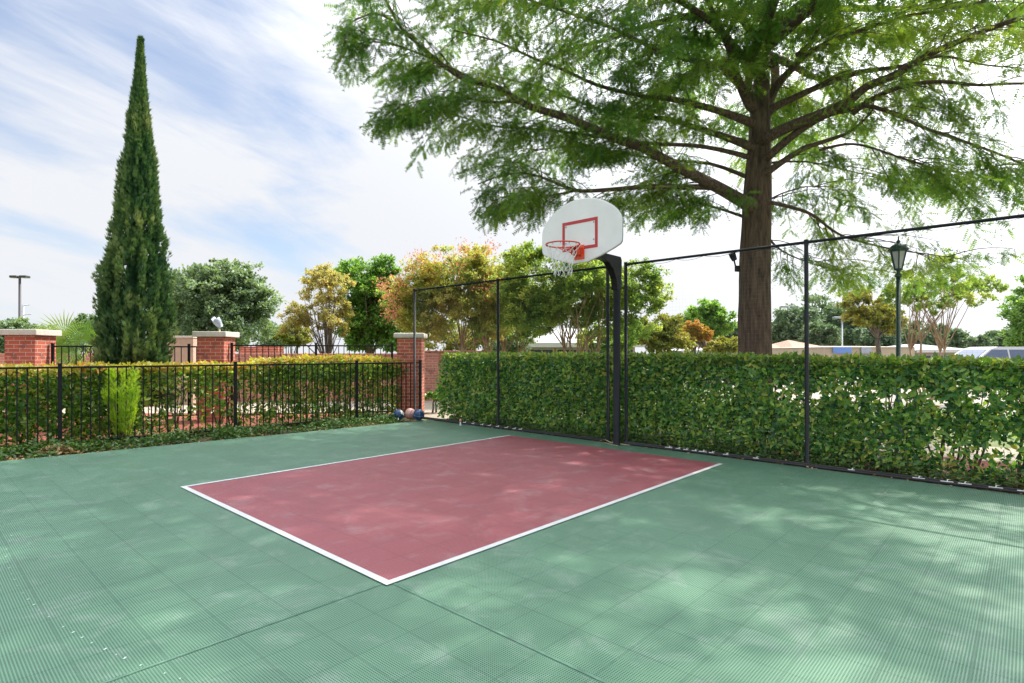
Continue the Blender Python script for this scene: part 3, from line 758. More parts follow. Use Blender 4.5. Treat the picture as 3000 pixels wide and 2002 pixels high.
# small things at the court edge
p = gnd(1349, 1247)
r = tag(empty('marker_peg', (p.x, p.y, 0)), 'small pale pink peg with reddish top at the edge of the court', 'peg')
MB().lathe([(0, 0), (.025, 0), (.018, .02), (.014, .07), (0, .075)], 10).build('peg_body', M['rope'], r)
MB().lathe([(0, .075), (.022, .078), (.024, .11), (.008, .13), (0, .132)], 10).build('peg_top', M['peg'], r)
vine = MB(); pts = [gnd(1757, 1295), gnd(1772, 1294), gnd(1788, 1300), gnd(1800, 1304), gnd(1825, 1306), gnd(1845, 1311)]
vine.tube([q + Vector((0, 0, .02 + .012 * (i % 2))) for i, q in enumerate(pts)], [.004, .007, .009, .009, .007, .004], 6)
pts2 = [gnd(1770, 1300), gnd(1792, 1306), gnd(1812, 1309)]
vine.tube([q + Vector((0, 0, .014)) for q in pts2], .005, 5)
tag(vine.build('fallen_stick', M['stick']), 'dry pale stick lying on the court at the foot of the hoop pole', 'stick')

# ------------------------------------------------------------------ hedges
def hedge(name, label, O, D, Nn, length, h, th, n, lsize, mats, gapf, stems=26, top_px=None, group=None, hf=None, lens=(LEAF, LEAF_F), inner=.35, tipdepth=.09, zmin=.02, endround=.3):
    """O: front lower corner, D along, Nn into the hedge"""
    root = tag(empty(name, O, 0), label, 'hedge', group)
    D = Vector(D); Nn = Vector(Nn)
    P_ = []; T_ = []; NR = []
    m = 0
    cand = 0
    while m < n:
        k = 4000; cand += k
        s = RNG.random(k) * length; z = RNG.random(k) ** .85 * h; y = RNG.random(k)
        surf = RNG.random(k)
        for i in range(k):
            zz_ = z[i]; hh = h + (hf(s[i]) if hf else 0) + .045 * noise.noise(Vector((s[i] * 2.3, 0, 3))) + .02 * noise.noise(Vector((s[i] * 9, 0, 5)))
            bul = .15 * noise.noise(Vector((s[i] * 1.6, zz_ * 1.9, 1.3)))
            typ = surf[i]
            if typ < .42: yy = abs(RNG.normal()) * .09 + bul; nr = (-Nn, .9)
            elif typ < .60: yy = th - abs(RNG.normal()) * .10 + bul; nr = (Nn, .9)
            elif typ < .60 + .14: yy = y[i] * th; zz_ = hh - abs(RNG.normal()) * .05; nr = (Vector((0, 0, 1)), 1.0)
            else: yy = y[i] * th; nr = (Vector((0, 0, .5)) - Nn * .4, .5)
            if zz_ > hh or zz_ < zmin: continue
            e = min(s[i], length - s[i])
            if e < endround * (zz_ / h) ** 3 * RNG.random(): continue
            if gapf(s[i], zz_) < RNG.random(): continue
            p = D * s[i] + Nn * yy + Vector((0, 0, zz_))
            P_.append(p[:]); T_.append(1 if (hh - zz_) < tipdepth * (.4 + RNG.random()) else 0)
            NR.append((nr[0] * nr[1])[:]); m += 1
            if m >= n: break
        if cand > 60 * n: break
    P_ = np.array(P_); NR = np.array(NR); n_ = len(P_)
    nrm = unit(NR + rdirs(n_) * .75 + np.array([0, 0, .25])); dirs = unit(rdirs(n_) + np.array([0, 0, -.15]) + NR * .35)
    sc = lsize * (.45 + 1.0 * RNG.random(n_))
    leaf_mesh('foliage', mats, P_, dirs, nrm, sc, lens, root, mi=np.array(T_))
    sb = MB()
    for i in range(stems):
        s = (i + random.random()) / stems * length
        p0 = D * s + Nn * th * random.uniform(.3, .7); 
        for k in range(3):
            e = D * (s + random.uniform(-.3, .3)) + Nn * th * random.uniform(.15, .85) + Vector((0, 0, h * random.uniform(.6, .92)))
            sb.tube(limb_path(p0, e, 0, .08, 6), [.014, .012, .010, .008, .006, .004], 5, caps=False)
            q = p0.lerp(e, random.uniform(.3, .7)); e2 = q + Vector((random.uniform(-.3, .3), random.uniform(-.3, .3), random.uniform(.05, .35)))
            sb.tube([q, q.lerp(e2, .5), e2], [.006, .005, .003], 4, caps=False)
    sb.build('stems', M['twig'], root)
    return root
# main hedge behind the netting, s measured along the back line from K
hO = K + E1 * .42
def gap_main(s, z):
    g = 1.0
    u = noise.noise(Vector((s * 3.1, z * 4.2, 9.1))); v = noise.noise(Vector((s * 8, z * 9, 2.2)))
    if s < .4 and z < .3: g *= .5 + .5 * (z / .3)
    if s > 5.2:
        zc = 1.0 - .015 * s
        band = math.exp(-((z - zc) / .17) ** 2)
        g *= 1 - min(1, max(0, (s - 5.2) / 1.0)) * band * (.95 if (u * .6 + v * .6) > .03 else .25)
    if v > .26: g *= .35
    if s > 8.2 and z < .55: g *= max(.10, .25 + .75 * (noise.noise(Vector((s * 2, z * 2, 4))) > .1)) if s > 8.7 else .8
    return g
hedge('hedge', 'long dark green clipped hedge behind the netting and the hoop', hO - BD * .16, BD, E1, 14.7, 1.40, .62, 96000, .076, [M['lf_hedge'], M['lf_hedge_top']], gap_main, 60, hf=lambda s: -.012 - .05 * min(1, max(0, (s - 5.5) / 3)))

# left hedge behind the low fence, three stretches with a thin twiggy one in the middle
lO = FA - FD * 5.0 + oN * .42
def gap_left(s, z):
    S_ = s - 5.0 + 0.0
    u = noise.noise(Vector((s * 2.6, z * 3.0, 4.1))); v = noise.noise(Vector((s * 7, z * 7, 1.2)))
    g = 1.0
    if S_ < 1.1: g = .95 if z > .2 else .8
    elif S_ < 3.05:
        g = .9 if z > 1.02 else (.09 + (.28 if u > .1 else 0) + (.18 if z > .75 else 0))
    else:
        g = .95 if z > .85 else (.50 if u > -.05 else .20)
    if v > .22: g *= .3
    return g
hl1 = hedge('hedge', 'yellow green hedge with orange new tips behind the low iron fence', lO, FD, oN, 5.0 + 6.35, 1.24, .60, 46000, .080, [M['lf_left'], M['lf_left_top']], gap_left, 34, hf=lambda s: -.03 if s < 8 else .03 + .08 * math.sin((s - 8) / 3.2 * math.pi) , tipdepth=.12, endround=.5)

# lime feathery shrub growing up through the fence
root = tag(empty('feathery_shrub', (at(318, HY, 8.6).x, 8.95, 0)), 'lime green feathery shrub growing against the low fence', 'shrub')
pos = []; dr = []; tb = MB()
for k in range(17):
    lean = random.uniform(-.22, .22); hh = random.uniform(.7, 1.24); yy = random.uniform(-.08, .12)
    if abs(lean) < .05: hh *= .9
    p0 = Vector((lean * .3, yy * .3, 0)); p1 = Vector((lean * 1.35 + random.uniform(-.04, .04), yy, hh)); pts = limb_path(p0, p1, 0, .06, 7)
    tb.tube(pts, [.009, .008, .007, .006, .005, .004, .002], 5, caps=False)
    for j in range(95):
        t = random.uniform(.12, 1); i = min(5, int(t * 6)); q = pts[i].lerp(pts[i + 1], t * 6 - i)
        a = random.uniform(0, 6.28); d = Vector((math.cos(a) * .7, math.sin(a) * .7, random.uniform(.6, 1.4))).normalized()
        pos.append(q[:]); dr.append(d[:])
pos = np.array(pos); dr = np.array(dr)
leaf_mesh('foliage', M['lf_feather'], pos, dr, unit(rdirs(len(pos))), .075 + .07 * RNG.random(len(pos)), SPRAY, root)
tb.build('stems', M['twig'], root)

# low ground cover and leaf litter
def scatter_strip(name, mat, O, D, Nn, length, width, n, size, hmax, temp, z0=-.02, seedoff=0, thr=-.2):
    P_ = []
    while len(P_) < n:
        s = random.random() * length; y = random.random() * width
        d = noise.noise(Vector((s * 1.7, y * 3, seedoff)))
        if d < thr + (random.random() - .5) * .4: continue
        hh = hmax * (.35 + .65 * max(0, min(1, d + .5))) * min(1, .35 + y / .25)
        p = Vector(O) + Vector(D) * s + Vector(Nn) * y; P_.append((p.x, p.y, z0 + random.random() * hh))
    P_ = np.array(P_); n_ = len(P_)
    o = leaf_mesh(name, mat, P_, unit(rdirs(n_) * np.array([1, 1, .5])), unit(rdirs(n_) * .6 + np.array([0, 0, 1])), size * (.6 + .8 * RNG.random(n_)), temp)
    return tag(o, kind='stuff')
scatter_strip('ground_cover', M['lf_cover'], K + oN * .06 + LD * .6, LD, oN, 14, 1.0, 19000, .060, .19, (LEAF, LEAF_F), -.02, 3, -.05)
scatter_strip('ground_cover', M['lf_cover'], K + E1 * .16 + BD * .3, BD, E1, 13, .55, 15000, .055, .20, (LEAF, LEAF_F), -.02, 8)
scatter_strip('leaf_litter', M['litter'], K + oN * .0 + LD * .1, LD, oN, 12, .30, 1300, .045, .015, (TRI, TRI_F), -.01, 11, -.4)
scatter_strip('leaf_litter', M['litter'], K - E1 * .03 + BD * .5, BD, E1, 12, .22, 500, .04, .012, (TRI, TRI_F), .006, 14, -.1)
# small heap of dry leaves by the fence post
c = gnd(155, 1332); n_ = 240; a = RNG.random(n_) * 6.28; rr = np.abs(RNG.normal(size=n_)) * .13
pp = np.stack([c.x + np.cos(a) * rr * 1.5, c.y + .10 + np.sin(a) * rr * .7, .01 + .10 * np.exp(-(rr / .15) ** 2) * RNG.random(n_)], 1)
tag(leaf_mesh('leaf_heap', M['litter'], pp, rdirs(n_), unit(rdirs(n_) + np.array([0, 0, 1])), .07, (LEAF, LEAF_F)), kind='stuff')
# a few leaves blown on the court
n_ = 60; P_ = []
for i in range(n_):
    b_ = random.random() ** 2 * 1.2; s = random.random() * 9
    q = K + BD * s - E1 * b_ if i % 2 else K + LD * s - oN * b_
    P_.append((q.x, q.y, .012))
P_ = np.array(P_)
tag(leaf_mesh('scattered_leaves', M['litter'], P_, unit(rdirs(n_) * np.array([1, 1, .1])), unit(rdirs(n_) * .2 + np.array([0, 0, 1])), .035, (TRI, TRI_F)), kind='stuff')

# ------------------------------------------------------------------ Italian cypress
Yc = 11.45; base = at(392, HY, Yc); base.z = 0
root = tag(empty('cypress_tree', base), 'tall narrow dark green cypress rising behind the left hedge', 'tree')
prof = [(0, 90), (.08, 97), (.177, 97), (.27, 94), (.363, 82), (.456, 66), (.55, 55), (.64, 42), (.735, 29), (.83, 17), (.92, 7), (.97, 2), (1.0, .5)]
def crad(t):
    for (a, ra), (b, rb) in zip(prof, prof[1:]):
        if t <= b: return (ra + (rb - ra) * (t - a) / (b - a)) * Yc / F
    return .03
HC = H + (HY - 116) / F * Yc
n_ = 44000; t = 1 - np.sqrt(1 - RNG.random(n_) * .9975); t = RNG.random(n_) ** 1.25
a = RNG.random(n_) * 2 * math.pi; P_ = []; Dd = []; V_ = []
for i in range(n_):
    ti = t[i]; z = .35 + ti * (HC - .35)
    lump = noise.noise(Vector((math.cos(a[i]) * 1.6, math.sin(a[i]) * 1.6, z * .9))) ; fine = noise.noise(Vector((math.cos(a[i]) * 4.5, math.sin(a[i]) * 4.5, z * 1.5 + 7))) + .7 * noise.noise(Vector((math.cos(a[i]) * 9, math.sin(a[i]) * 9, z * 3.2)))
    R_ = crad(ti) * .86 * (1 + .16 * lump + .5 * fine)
    rr = R_ * (1 - abs(RNG.normal()) * .12)
    lean = .02 * z + .08 * math.sin(z * .8)
    P_.append((math.cos(a[i]) * rr + (at(412, HY, Yc).x - base.x) * ti, math.sin(a[i]) * rr, z))
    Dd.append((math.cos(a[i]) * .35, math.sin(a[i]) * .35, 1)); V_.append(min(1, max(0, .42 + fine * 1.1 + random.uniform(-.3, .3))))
P_ = np.array(P_); Dd = np.array(Dd)
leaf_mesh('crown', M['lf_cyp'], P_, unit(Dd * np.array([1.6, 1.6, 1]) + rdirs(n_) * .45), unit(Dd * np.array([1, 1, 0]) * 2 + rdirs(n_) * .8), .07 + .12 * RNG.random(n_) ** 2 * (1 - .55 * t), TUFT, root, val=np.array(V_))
tb = MB(); tb.tube([(0, 0, -.05), (0, 0, 2.5), (.05, 0, 5), (.12, 0, HC - .3)], [.13, .10, .06, .01], 8)
for k in range(70):
    z = random.uniform(.5, HC - 2.2); an = random.uniform(0, 6.28); rr = crad(min(1, (z + .6 - .35) / (HC - .35))) * .55; lx = (at(412, HY, Yc).x - base.x) * z / HC
    tb.tube([(lx, 0, z - .1), (lx + math.cos(an) * rr * .6, math.sin(an) * rr * .6, z + .15), (lx + math.cos(an) * rr, math.sin(an) * rr, z + .6)], [.02, .013, .006], 5, caps=False)
tb.build('trunk', M['bark_grey'], root)

# ------------------------------------------------------------------ fan palm
base = at(225, HY, 13.4); base.z = 0
root = tag(empty('fan_palm', base), 'low bright fan palm between the left brick pillar and the cypress', 'palm')
heads = [((at(165, 925, 13.4)), (-.75, -.2, .65)), (at(262, 955, 13.4), (.25, -.2, 1)), (at(150, 985, 13.4), (-1, -.2, .15)), (at(215, 990, 13.4), (-.9, -.5, -.1)), (at(290, 975, 13.4), (.7, -.3, .7)), (at(230, 945, 13.6), (-.15, .2, 1)), (at(190, 1000, 13.3), (-.5, -.6, -.35)), (at(275, 1010, 13.3), (.5, -.6, .0))]
crown0 = Vector((.05, 0, 1.25)); st = MB(); fr = []
for hp, d in heads:
    h = hp - base; h.y += random.uniform(-.15, .15); h = crown0.lerp(h, .55)
    st.tube(limb_path(crown0, h, .05, .03, 5), [.014, .012, .010, .009, .008], 6, caps=False)
    d = Vector(d).normalized(); side = d.cross(Vector((0, -1, .3))).normalized(); nn = side.cross(d)
    fm = MB()
    for k in range(26):
        an = math.radians(-105 + 210 * k / 25); ln = (.62 + .16 * math.cos(an)) * random.uniform(.9, 1.05)
        dd = d * math.cos(an) + side * math.sin(an); sd_ = (d * -math.sin(an) + side * math.cos(an)) * .016
        p1 = h + dd * ln * .55 + nn * .03; p2 = h + dd * ln + nn * -.02 + Vector((0, 0, -.10 * ln - .04 * random.random()))
        fm.add([h, p1 - sd_, p1 + nn * .012, p1 + sd_, p2], [[0, 1, 2], [0, 2, 3], [1, 4, 2], [2, 4, 3]])
    o = fm.build('frond', M['lf_palm'], root)
    atv = o.data.attributes.new('v', 'FLOAT', 'POINT'); atv.data.foreach_set('value', [random.random()] * len(o.data.vertices))
st.build('stalks', M['lf_palm'], root)
MB().tube([(0.1, 0, -.05), (.05, 0, .7), (.05, 0, 1.3)], [.13, .11, .08], 10).build('trunk', M['bark_grey'], root)

# ------------------------------------------------------------------ the big bald cypress
YT = 11.5
tbase = at(2215, HY, YT); tbase.z = 0
big = tag(empty('bald_cypress', tbase), 'big spreading tree with feathery leaves and a thick trunk behind the hedge', 'tree')
tr_pts = [(2214, 1245, 62), (2214, 1180, 56), (2214, 1100, 52.5), (2214, 1036, 51), (2213, 950, 50), (2213, 850, 48.5), (2214, 760, 47), (2217, 650, 45), (2218, 590, 45), (2222, 520, 40), (2226, 430, 35), (2228, 340, 31), (2230, 260, 26), (2236, 160, 20), (2244, 60, 16), (2252, -60, 14), (2258, -250, 14), (2262, -480, 11), (2266, -800, 6), (2268, -1050, 3)]
trunk = MB(); pts = [at(a, b, YT) - tbase for a, b, c_ in tr_pts]; rad = [c_ * .90 * YT / F for a, b, c_ in tr_pts]
# fluted trunk
NS = 28; b0 = len(trunk.v)
sub = []
for i in range(len(pts) - 1):
    for k in range(3):
        t_ = k / 3; sub.append((pts[i].lerp(pts[i + 1], t_), rad[i] + (rad[i + 1] - rad[i]) * t_))
sub.append((pts[-1], rad[-1]))
for p_, r_ in sub:
    for k in range(NS):
        an = 2 * math.pi * k / NS
        fl = 1 + .05 * math.sin(an * 5 + p_.z * .25) + .04 * noise.noise(Vector((math.cos(an) * 2.2, math.sin(an) * 2.2, p_.z * .8))) + .03 * noise.noise(Vector((math.cos(an) * 6, math.sin(an) * 6, p_.z * 2)))
        trunk.v.append((p_.x + math.cos(an) * r_ * fl, p_.y + math.sin(an) * r_ * fl, p_.z))
for i in range(len(sub) - 1):
    for k in range(NS):
        k2 = (k + 1) % NS; trunk.f.append([b0 + i * NS + k, b0 + i * NS + k2, b0 + (i + 1) * NS + k2, b0 + (i + 1) * NS + k]); trunk.m.append(0); trunk.smooth.append(True); trunk.uv.append([(0, 0)] * 4)
trunk.build('trunk', M['bark_big'], big)

# limbs: photo points with the distance running from the trunk to Yend ; r0, r1 in metres ; leaf start fraction
LB = [
 ([(2195, 600), (2175, 590), (2110, 553), (2050, 522), (2000, 498), (1885, 434), (1808, 408), (1665, 347), (1563, 316), (1512, 291), (1451, 255), (1369, 235), (1308, 199), (1247, 148), (1175, 82), (1130, 0), (1090, -60)], 11.3, 9.4, .17, .03, .10),
 ([(2140, 565), (2090, 550), (2000, 548), (1900, 547), (1800, 555), (1700, 560), (1650, 545), (1600, 525), (1540, 508), (1470, 515), (1400, 540)], 11.2, 10.4, .085, .02, .12),
 ([(2200, 430), (2120, 400), (2040, 375), (1960, 350), (1900, 345), (1800, 335), (1700, 300), (1600, 262), (1500, 235), (1400, 215)], 11.4, 12.6, .10, .02, .2),
 ([(2200, 360), (2120, 330), (2050, 310), (1960, 290), (1900, 285), (1850, 275), (1750, 250), (1650, 205), (1560, 170), (1450, 120), (1330, 90)], 11.4, 10.0, .10, .02, .2),
 ([(2200, 290), (2140, 220), (2080, 190), (2000, 170), (1940, 150), (1880, 125), (1800, 85), (1700, 50), (1580, 10), (1450, -30)], 11.4, 9.0, .10, .02, .2),
 ([(2200, 310), (2165, 240), (2135, 140), (2100, 60), (2060, -20), (1980, -120), (1880, -210)], 11.4, 10.6, .12, .03, .2),
 ([(2200, 200), (2120, 100), (2020, 20), (1900, -30), (1750, -60), (1600, -80), (1440, -90), (1280, -40)], 11.4, 9.6, .10, .02, .15),
 ([(2240, 510), (2262, 495), (2308, 464), (2359, 434), (2436, 408), (2487, 388), (2527, 357), (2558, 321)], 11.3, 10.3, .10, .025, .35),
 ([(2235, 470), (2257, 454), (2298, 418), (2359, 372), (2436, 332), (2512, 316), (2563, 286), (2625, 260), (2691, 245), (2767, 240), (2870, 250), (2997, 245), (3150, 265)], 11.4, 9.0, .115, .03, .3),
 ([(2235, 410), (2267, 393), (2334, 362), (2410, 332), (2487, 296), (2538, 255), (2614, 224), (2665, 194), (2727, 158), (2793, 128), (2869, 97), (2920, 77), (3000, 50), (3150, 0)], 11.3, 7.8, .14, .05, .3),
 ([(2240, 340), (2267, 316), (2308, 296), (2385, 260), (2461, 230), (2538, 209), (2614, 199), (2665, 189), (2760, 165), (2880, 190), (3000, 200)], 11.5, 10.6, .115, .02, .3),
 ([(2250, 300), (2277, 250), (2318, 204), (2359, 163), (2410, 133), (2487, 102), (2563, 77), (2665, 46), (2818, 20), (3000, -30)], 11.6, 10.0, .11, .03, .25),
 ([(2500, 330), (2538, 311), (2614, 332), (2716, 378), (2818, 413), (2920, 449), (3000, 485), (3100, 540)], 10.4, 9.0, .06, .02, .15),
 ([(2400, 440), (2477, 423), (2538, 429), (2614, 454), (2691, 480), (2757, 497), (2834, 505), (2920, 485), (3000, 469)], 10.8, 9.6, .035, .01, .2),
 ([(2235, 600), (2257, 594), (2334, 612), (2385, 633), (2436, 673), (2487, 699), (2563, 719), (2640, 735), (2720, 745), (2820, 760)], 11.3, 10.6, .055, .012, .35),
 ([(2235, 600), (2257, 584), (2308, 561), (2385, 546), (2436, 571), (2487, 607)], 11.4, 12.3, .03, .008, .3),
 ([(2235, 480), (2359, 474), (2461, 495), (2563, 520), (2624, 536), (2716, 530)], 11.6, 12.3, .03, .008, .3),
 ([(2240, 690), (2290, 735), (2370, 770), (2450, 790), (2540, 790)], 11.5, 12.4, .03, .008, .25),
 ([(2335, 165), (2359, 143), (2390, 102), (2405, 40), (2430, -40), (2480, -160)], 11.3, 11.0, .08, .03, .2),
 ([(2190, 640), (2100, 610), (2010, 590), (1930, 600), (1850, 625)], 11.8, 13.2, .04, .01, .3),
 ([(2190, 520), (2080, 480), (1960, 470), (1820, 450), (1700, 430), (1580, 440), (1480, 470)], 11.6, 13.0, .05, .012, .25),
 ([(2190, 460), (2060, 430), (1900, 420), (1750, 400), (1600, 380), (1450, 370), (1300, 330), (1180, 320)], 11.5, 10.8, .06, .012, .35),
 ([(1520, 296), (1440, 300), (1350, 285), (1260, 290), (1180, 310), (1105, 350)], 10.4, 9.8, .035, .008, .1),
 ([(1400, 240), (1300, 190), (1210, 150), (1120, 125), (1040, 130), (985, 165)], 10.1, 9.5, .035, .008, .1),
 ([(1700, 556), (1600, 575), (1500, 572), (1440, 590)], 10.9, 10.2, .03, .008, .15),
 ([(1150, 60), (1100, 40), (1040, 60), (1000, 90)], 9.7, 9.2, .03, .008, .1),
 ([(2240, 120), (2330, 20), (2450, -40), (2620, -90), (2850, -150)], 11.4, 9.8, .10, .03, .15),
 ([(2230, 140), (2150, 20), (2050, -80), (1900, -150), (1700, -220), (1480, -230)], 11.4, 10.0, .10, .03, .15),
]
RT = random.Random(21)
limb_polys = []
for pl, ya, yb_, r0, r1, ls in LB:
    n = len(pl); pts = []
    for i, (a, b) in enumerate(pl):
        t_ = i / (n - 1); pts.append(at(a, b, ya + (yb_ - ya) * t_) - tbase)
    rad = [max(.006, (r0 - (r0 - r1 * .6) * (i / (n - 1)) ** .62) * .92) for i in range(n)]
    if 2185 < pl[0][0] < 2265:
        py0 = pl[0][1] + 18; cxp = 2225
        for (a0, b0_, _), (a1, b1_, _) in zip(tr_pts, tr_pts[1:]):
            if b1_ <= py0 <= b0_: cxp = a0 + (a1 - a0) * (py0 - b0_) / (b1_ - b0_)
        pts.insert(0, at(cxp, py0, YT) - tbase); rad.insert(0, rad[0] * .8)
    limb_polys.append((pts, rad, ls, True))
# limbs towards and away from the viewer and above the frame, filling out the crown
for k in range(30):
    z0 = RT.uniform(7.0, 15.0); an = 2 * math.pi * k / 30 * 7.13 + RT.uniform(-.2, .2)
    Lh = (8.2 - .45 * max(0, z0 - 8)) * RT.uniform(.8, 1.05)
    d = Vector((math.cos(an), math.sin(an), 0))
    if d.y > 0 and z0 < 9: Lh *= .8
    p0 = Vector((0.1, 0, z0)); pts = []
    for i in range(9):
        t_ = i / 8; pts.append(p0 + d * Lh * t_ + Vector((0, 0, .22 * Lh * t_ - .16 * Lh * t_ * t_ + RT.uniform(-.08, .08))) + Vector((-d.y, d.x, 0)) * .25 * math.sin(t_ * 4 + k))
    ok = True
    for q in pts:
        wq = q + tbase
        py = HY - (wq.z - H) / max(wq.y, .3) * F; px = CX + wq.x / max(wq.y, .3) * F
        if wq.y > 1 and wq.y < 10 and py > 60 and 0 < px < 3000: ok = False
        if wq.y > 10 and py > 250 and px < 1300: ok = False
    if not ok and d.y < .3:
        for q in pts: q.z += 1.4 + .18 * (q.xy.length)
    rb_ = max(.03, min(.10, .15 - .011 * (z0 - 6)))
    limb_polys.append((pts, [rb_ * (1 - .85 * i / 8) for i in range(9)], .15, False))
def smooth_path(pts, rad):
    o = []; r = []
    for i in range(len(pts) - 1):
        p0 = pts[max(0, i - 1)]; p1 = pts[i]; p2 = pts[i + 1]; p3 = pts[min(len(pts) - 1, i + 2)]
        for k in range(3):
            t = k / 3
            o.append(.5 * ((2 * p1) + (p2 - p0) * t + (2 * p0 - 5 * p1 + 4 * p2 - p3) * t * t + (3 * p1 - p0 - 3 * p2 + p3) * t ** 3)); r.append(rad[i] + (rad[i + 1] - rad[i]) * t)
    return o + [pts[-1]], r + [rad[-1]]
limb_polys = [smooth_path(p_, r_) + (l_, v_) for p_, r_, l_, v_ in limb_polys]
limbs = MB(); sp_pos = []; sp_dir = []; sp_sc = []; sp_v = []
def sample(pts, t):
    f = t * (len(pts) - 1); i = min(len(pts) - 2, int(f)); return pts[i].lerp(pts[i + 1], f - i)
def seglen(pts): return sum((pts[i + 1] - pts[i]).length for i in range(len(pts) - 1))
def outside_clear(wq):
    """keep the open sky at the left of the crown and round the hoop free of leaves"""
    if wq.y < .5: return False
    px = CX + wq.x / wq.y * F; py = HY - (wq.z - H) / wq.y * F
    edge = [(-200, 975), (60, 975), (130, 960), (200, 975), (270, 1085), (340, 1070), (420, 1130), (480, 1160), (530, 1290), (600, 1370), (640, 1400), (690, 1440)]
    ex = None
    for (y0, x0), (y1, x1) in zip(edge, edge[1:]):
        if y0 <= py <= y1: ex = x0 + (x1 - x0) * (py - y0) / (y1 - y0)
    if ex is not None and px < ex + 30 * noise.noise(Vector((py * .02, 1, 0))): return True
    if py > 715 and px < 2170: return True
    if 0 < px < 2150 and py > 672 + 40 * noise.noise(Vector((px * .01, 3, 0))) : return True
    if px > 2260 and py > 860: return True
    if 2560 < px < 2705 and py > 640 and wq.y < 10.9: return True
    return False
RIGHT = set(range(7, 19)) - {11, 18}; limb_now = 0
KEYL = np.array([((q.x + tbase.x) / (q.y + tbase.y) * F + CX, HY - (q.z + tbase.z - H) / (q.y + tbase.y) * F, q.y + tbase.y) for k_ in (0, 1, 3, 8, 9, 10, 11, 12) for q in limb_polys[k_][0]])
def add_spray(p, d, sc, v):
    wq = p + tbase
    if outside_clear(wq): return
    qx = CX + wq.x / wq.y * F; qy = HY - (wq.z - H) / wq.y * F
    near = (np.abs(KEYL[:, 0] - qx) < 34) & (np.abs(KEYL[:, 1] - qy) < 30) & (KEYL[:, 2] > wq.y - .05)
    if near.any() and RT.random() < .62: return
    if limb_now in RIGHT and wq.x < 7.2 and RT.random() < (.55 if wq.y < 10.8 else .2): return
    sp_pos.append(p[:]); sp_dir.append(d[:]); sp_sc.append(sc); sp_v.append(v)
for li, (pts, rad, ls, vis) in enumerate(limb_polys):
    limb_now = li
    limbs.tube(pts, rad, 10 if vis else 7)
    Ln = seglen(pts); step = .13 if vis else .20
    nb = int(Ln * (1 - ls) / step)
    for b in range(nb):
        t_ = ls + (1 - ls) * (b + RT.random()) / nb
        p = sample(pts, t_); q = sample(pts, min(1, t_ + .04)); tg = (q - p); 
        if tg.length < 1e-4: tg = pts[-1] - pts[-2]
        tg.normalize(); side = tg.cross(Vector((0, 0, 1))).normalized() * (1 if RT.random() < .5 else -1)
        d = (tg * RT.uniform(.35, 1.0) + side * RT.uniform(.4, 1.1) + Vector((0, 0, RT.uniform(-.35, .30)))).normalized()
        bl = RT.uniform(.6, 1.9) * (1.15 - .35 * t_)
        npt = 6; bp = []
        for i in range(npt):
            u = i / (npt - 1); bp.append(p + d * bl * u + Vector((0, 0, -.30 * bl * u * u)) + side * .05 * math.sin(u * 5))
        if outside_clear(bp[-1] + tbase): 
            bp = [p + (x - p) * .45 for x in bp]
            if outside_clear(bp[-1] + tbase): continue
        limbs.tube(bp, [.011 * (1 - .75 * i / (npt - 1)) for i in range(npt)], 4, caps=False)
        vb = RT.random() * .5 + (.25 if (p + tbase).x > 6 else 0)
        ns = int(bl * (42 if vis else 27))
        for s_ in range(ns):
            u = .1 + .9 * RT.random(); c = sample(bp, u)
            a = RT.uniform(0, 6.28)
            dd = (d * RT.uniform(.2, .9) + Vector((math.cos(a), math.sin(a), 0)) * .8 + Vector((0, 0, RT.uniform(-1.3, .1)))).normalized()
            c2 = c + Vector((math.cos(a) * RT.random() * .13, math.sin(a) * RT.random() * .13, -RT.random() * .16))
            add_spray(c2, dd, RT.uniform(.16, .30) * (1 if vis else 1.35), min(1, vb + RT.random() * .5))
limbs.build('limbs', M['bark_limb'], big)
sp_pos = np.array(sp_pos); sp_dir = np.array(sp_dir); n_ = len(sp_pos)
print('sprays', n_)
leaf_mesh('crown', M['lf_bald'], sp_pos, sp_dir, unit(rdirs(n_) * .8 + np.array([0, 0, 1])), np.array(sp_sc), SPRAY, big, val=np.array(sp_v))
# spotlight strapped to the trunk
lp = at(2150, 760, YT - .25)
r = tag(empty('tree_spotlight', lp, .3), 'small dark spotlight fixed to the left side of the big trunk', 'spotlight')
MB().tube([(.02, 0, -.02), (-.02, 0, .05), (-.05, 0, .12)], [.05, .062, .066], 14).build('lamp_head', M['black'], r)
MB().tube([(.0, 0, -.0), (.05, .02, -.12), (.16, .05, -.18)], .016, 8).box(.06, .16, .0, .06, -.24, -.12, bev=.01).build('bracket', M['black'], r)

# ------------------------------------------------------------------ other trees
broad_tree('leafy_shrub', 'small dark leafy shrub low down between the corner pillar and the hedge end', 'shrub', 1272, 13.9, [(1272, 1185, 26, 36), (1268, 1215, 24, 18), (1290, 1160, 18, 30)], 1500, .07, M['lf_hedge'], M['bark_grey'], .2, 2, .03, limbs=6, depth_k=.7)
broad_tree('oak_tree', 'wide grey green live oak behind the middle brick pillar', 'tree', 640, 28, [(640, 880, 130, 95), (560, 850, 70, 75), (730, 880, 80, 80), (650, 960, 140, 55), (540, 940, 60, 70), (690, 815, 70, 40)], 30000, .17, M['lf_oak'], M['bark_grey'], 1.5, 3, .35, .3, template=(TRI, TRI_F), limbs=18, cluster=.26)
broad_tree('golden_tree', 'thin golden brown tree with a visible branching trunk left of the bright green tree', 'tree', 957, 22, [(960, 850, 85, 72), (900, 930, 75, 50), (1000, 930, 60, 55), (960, 815, 50, 30), (870, 960, 50, 35), (1030, 960, 45, 35)], 8500, .10, M['lf_gold'], M['bark_grey'], .9, 1, .11, limbs=44, gap=.24, cluster=.26)
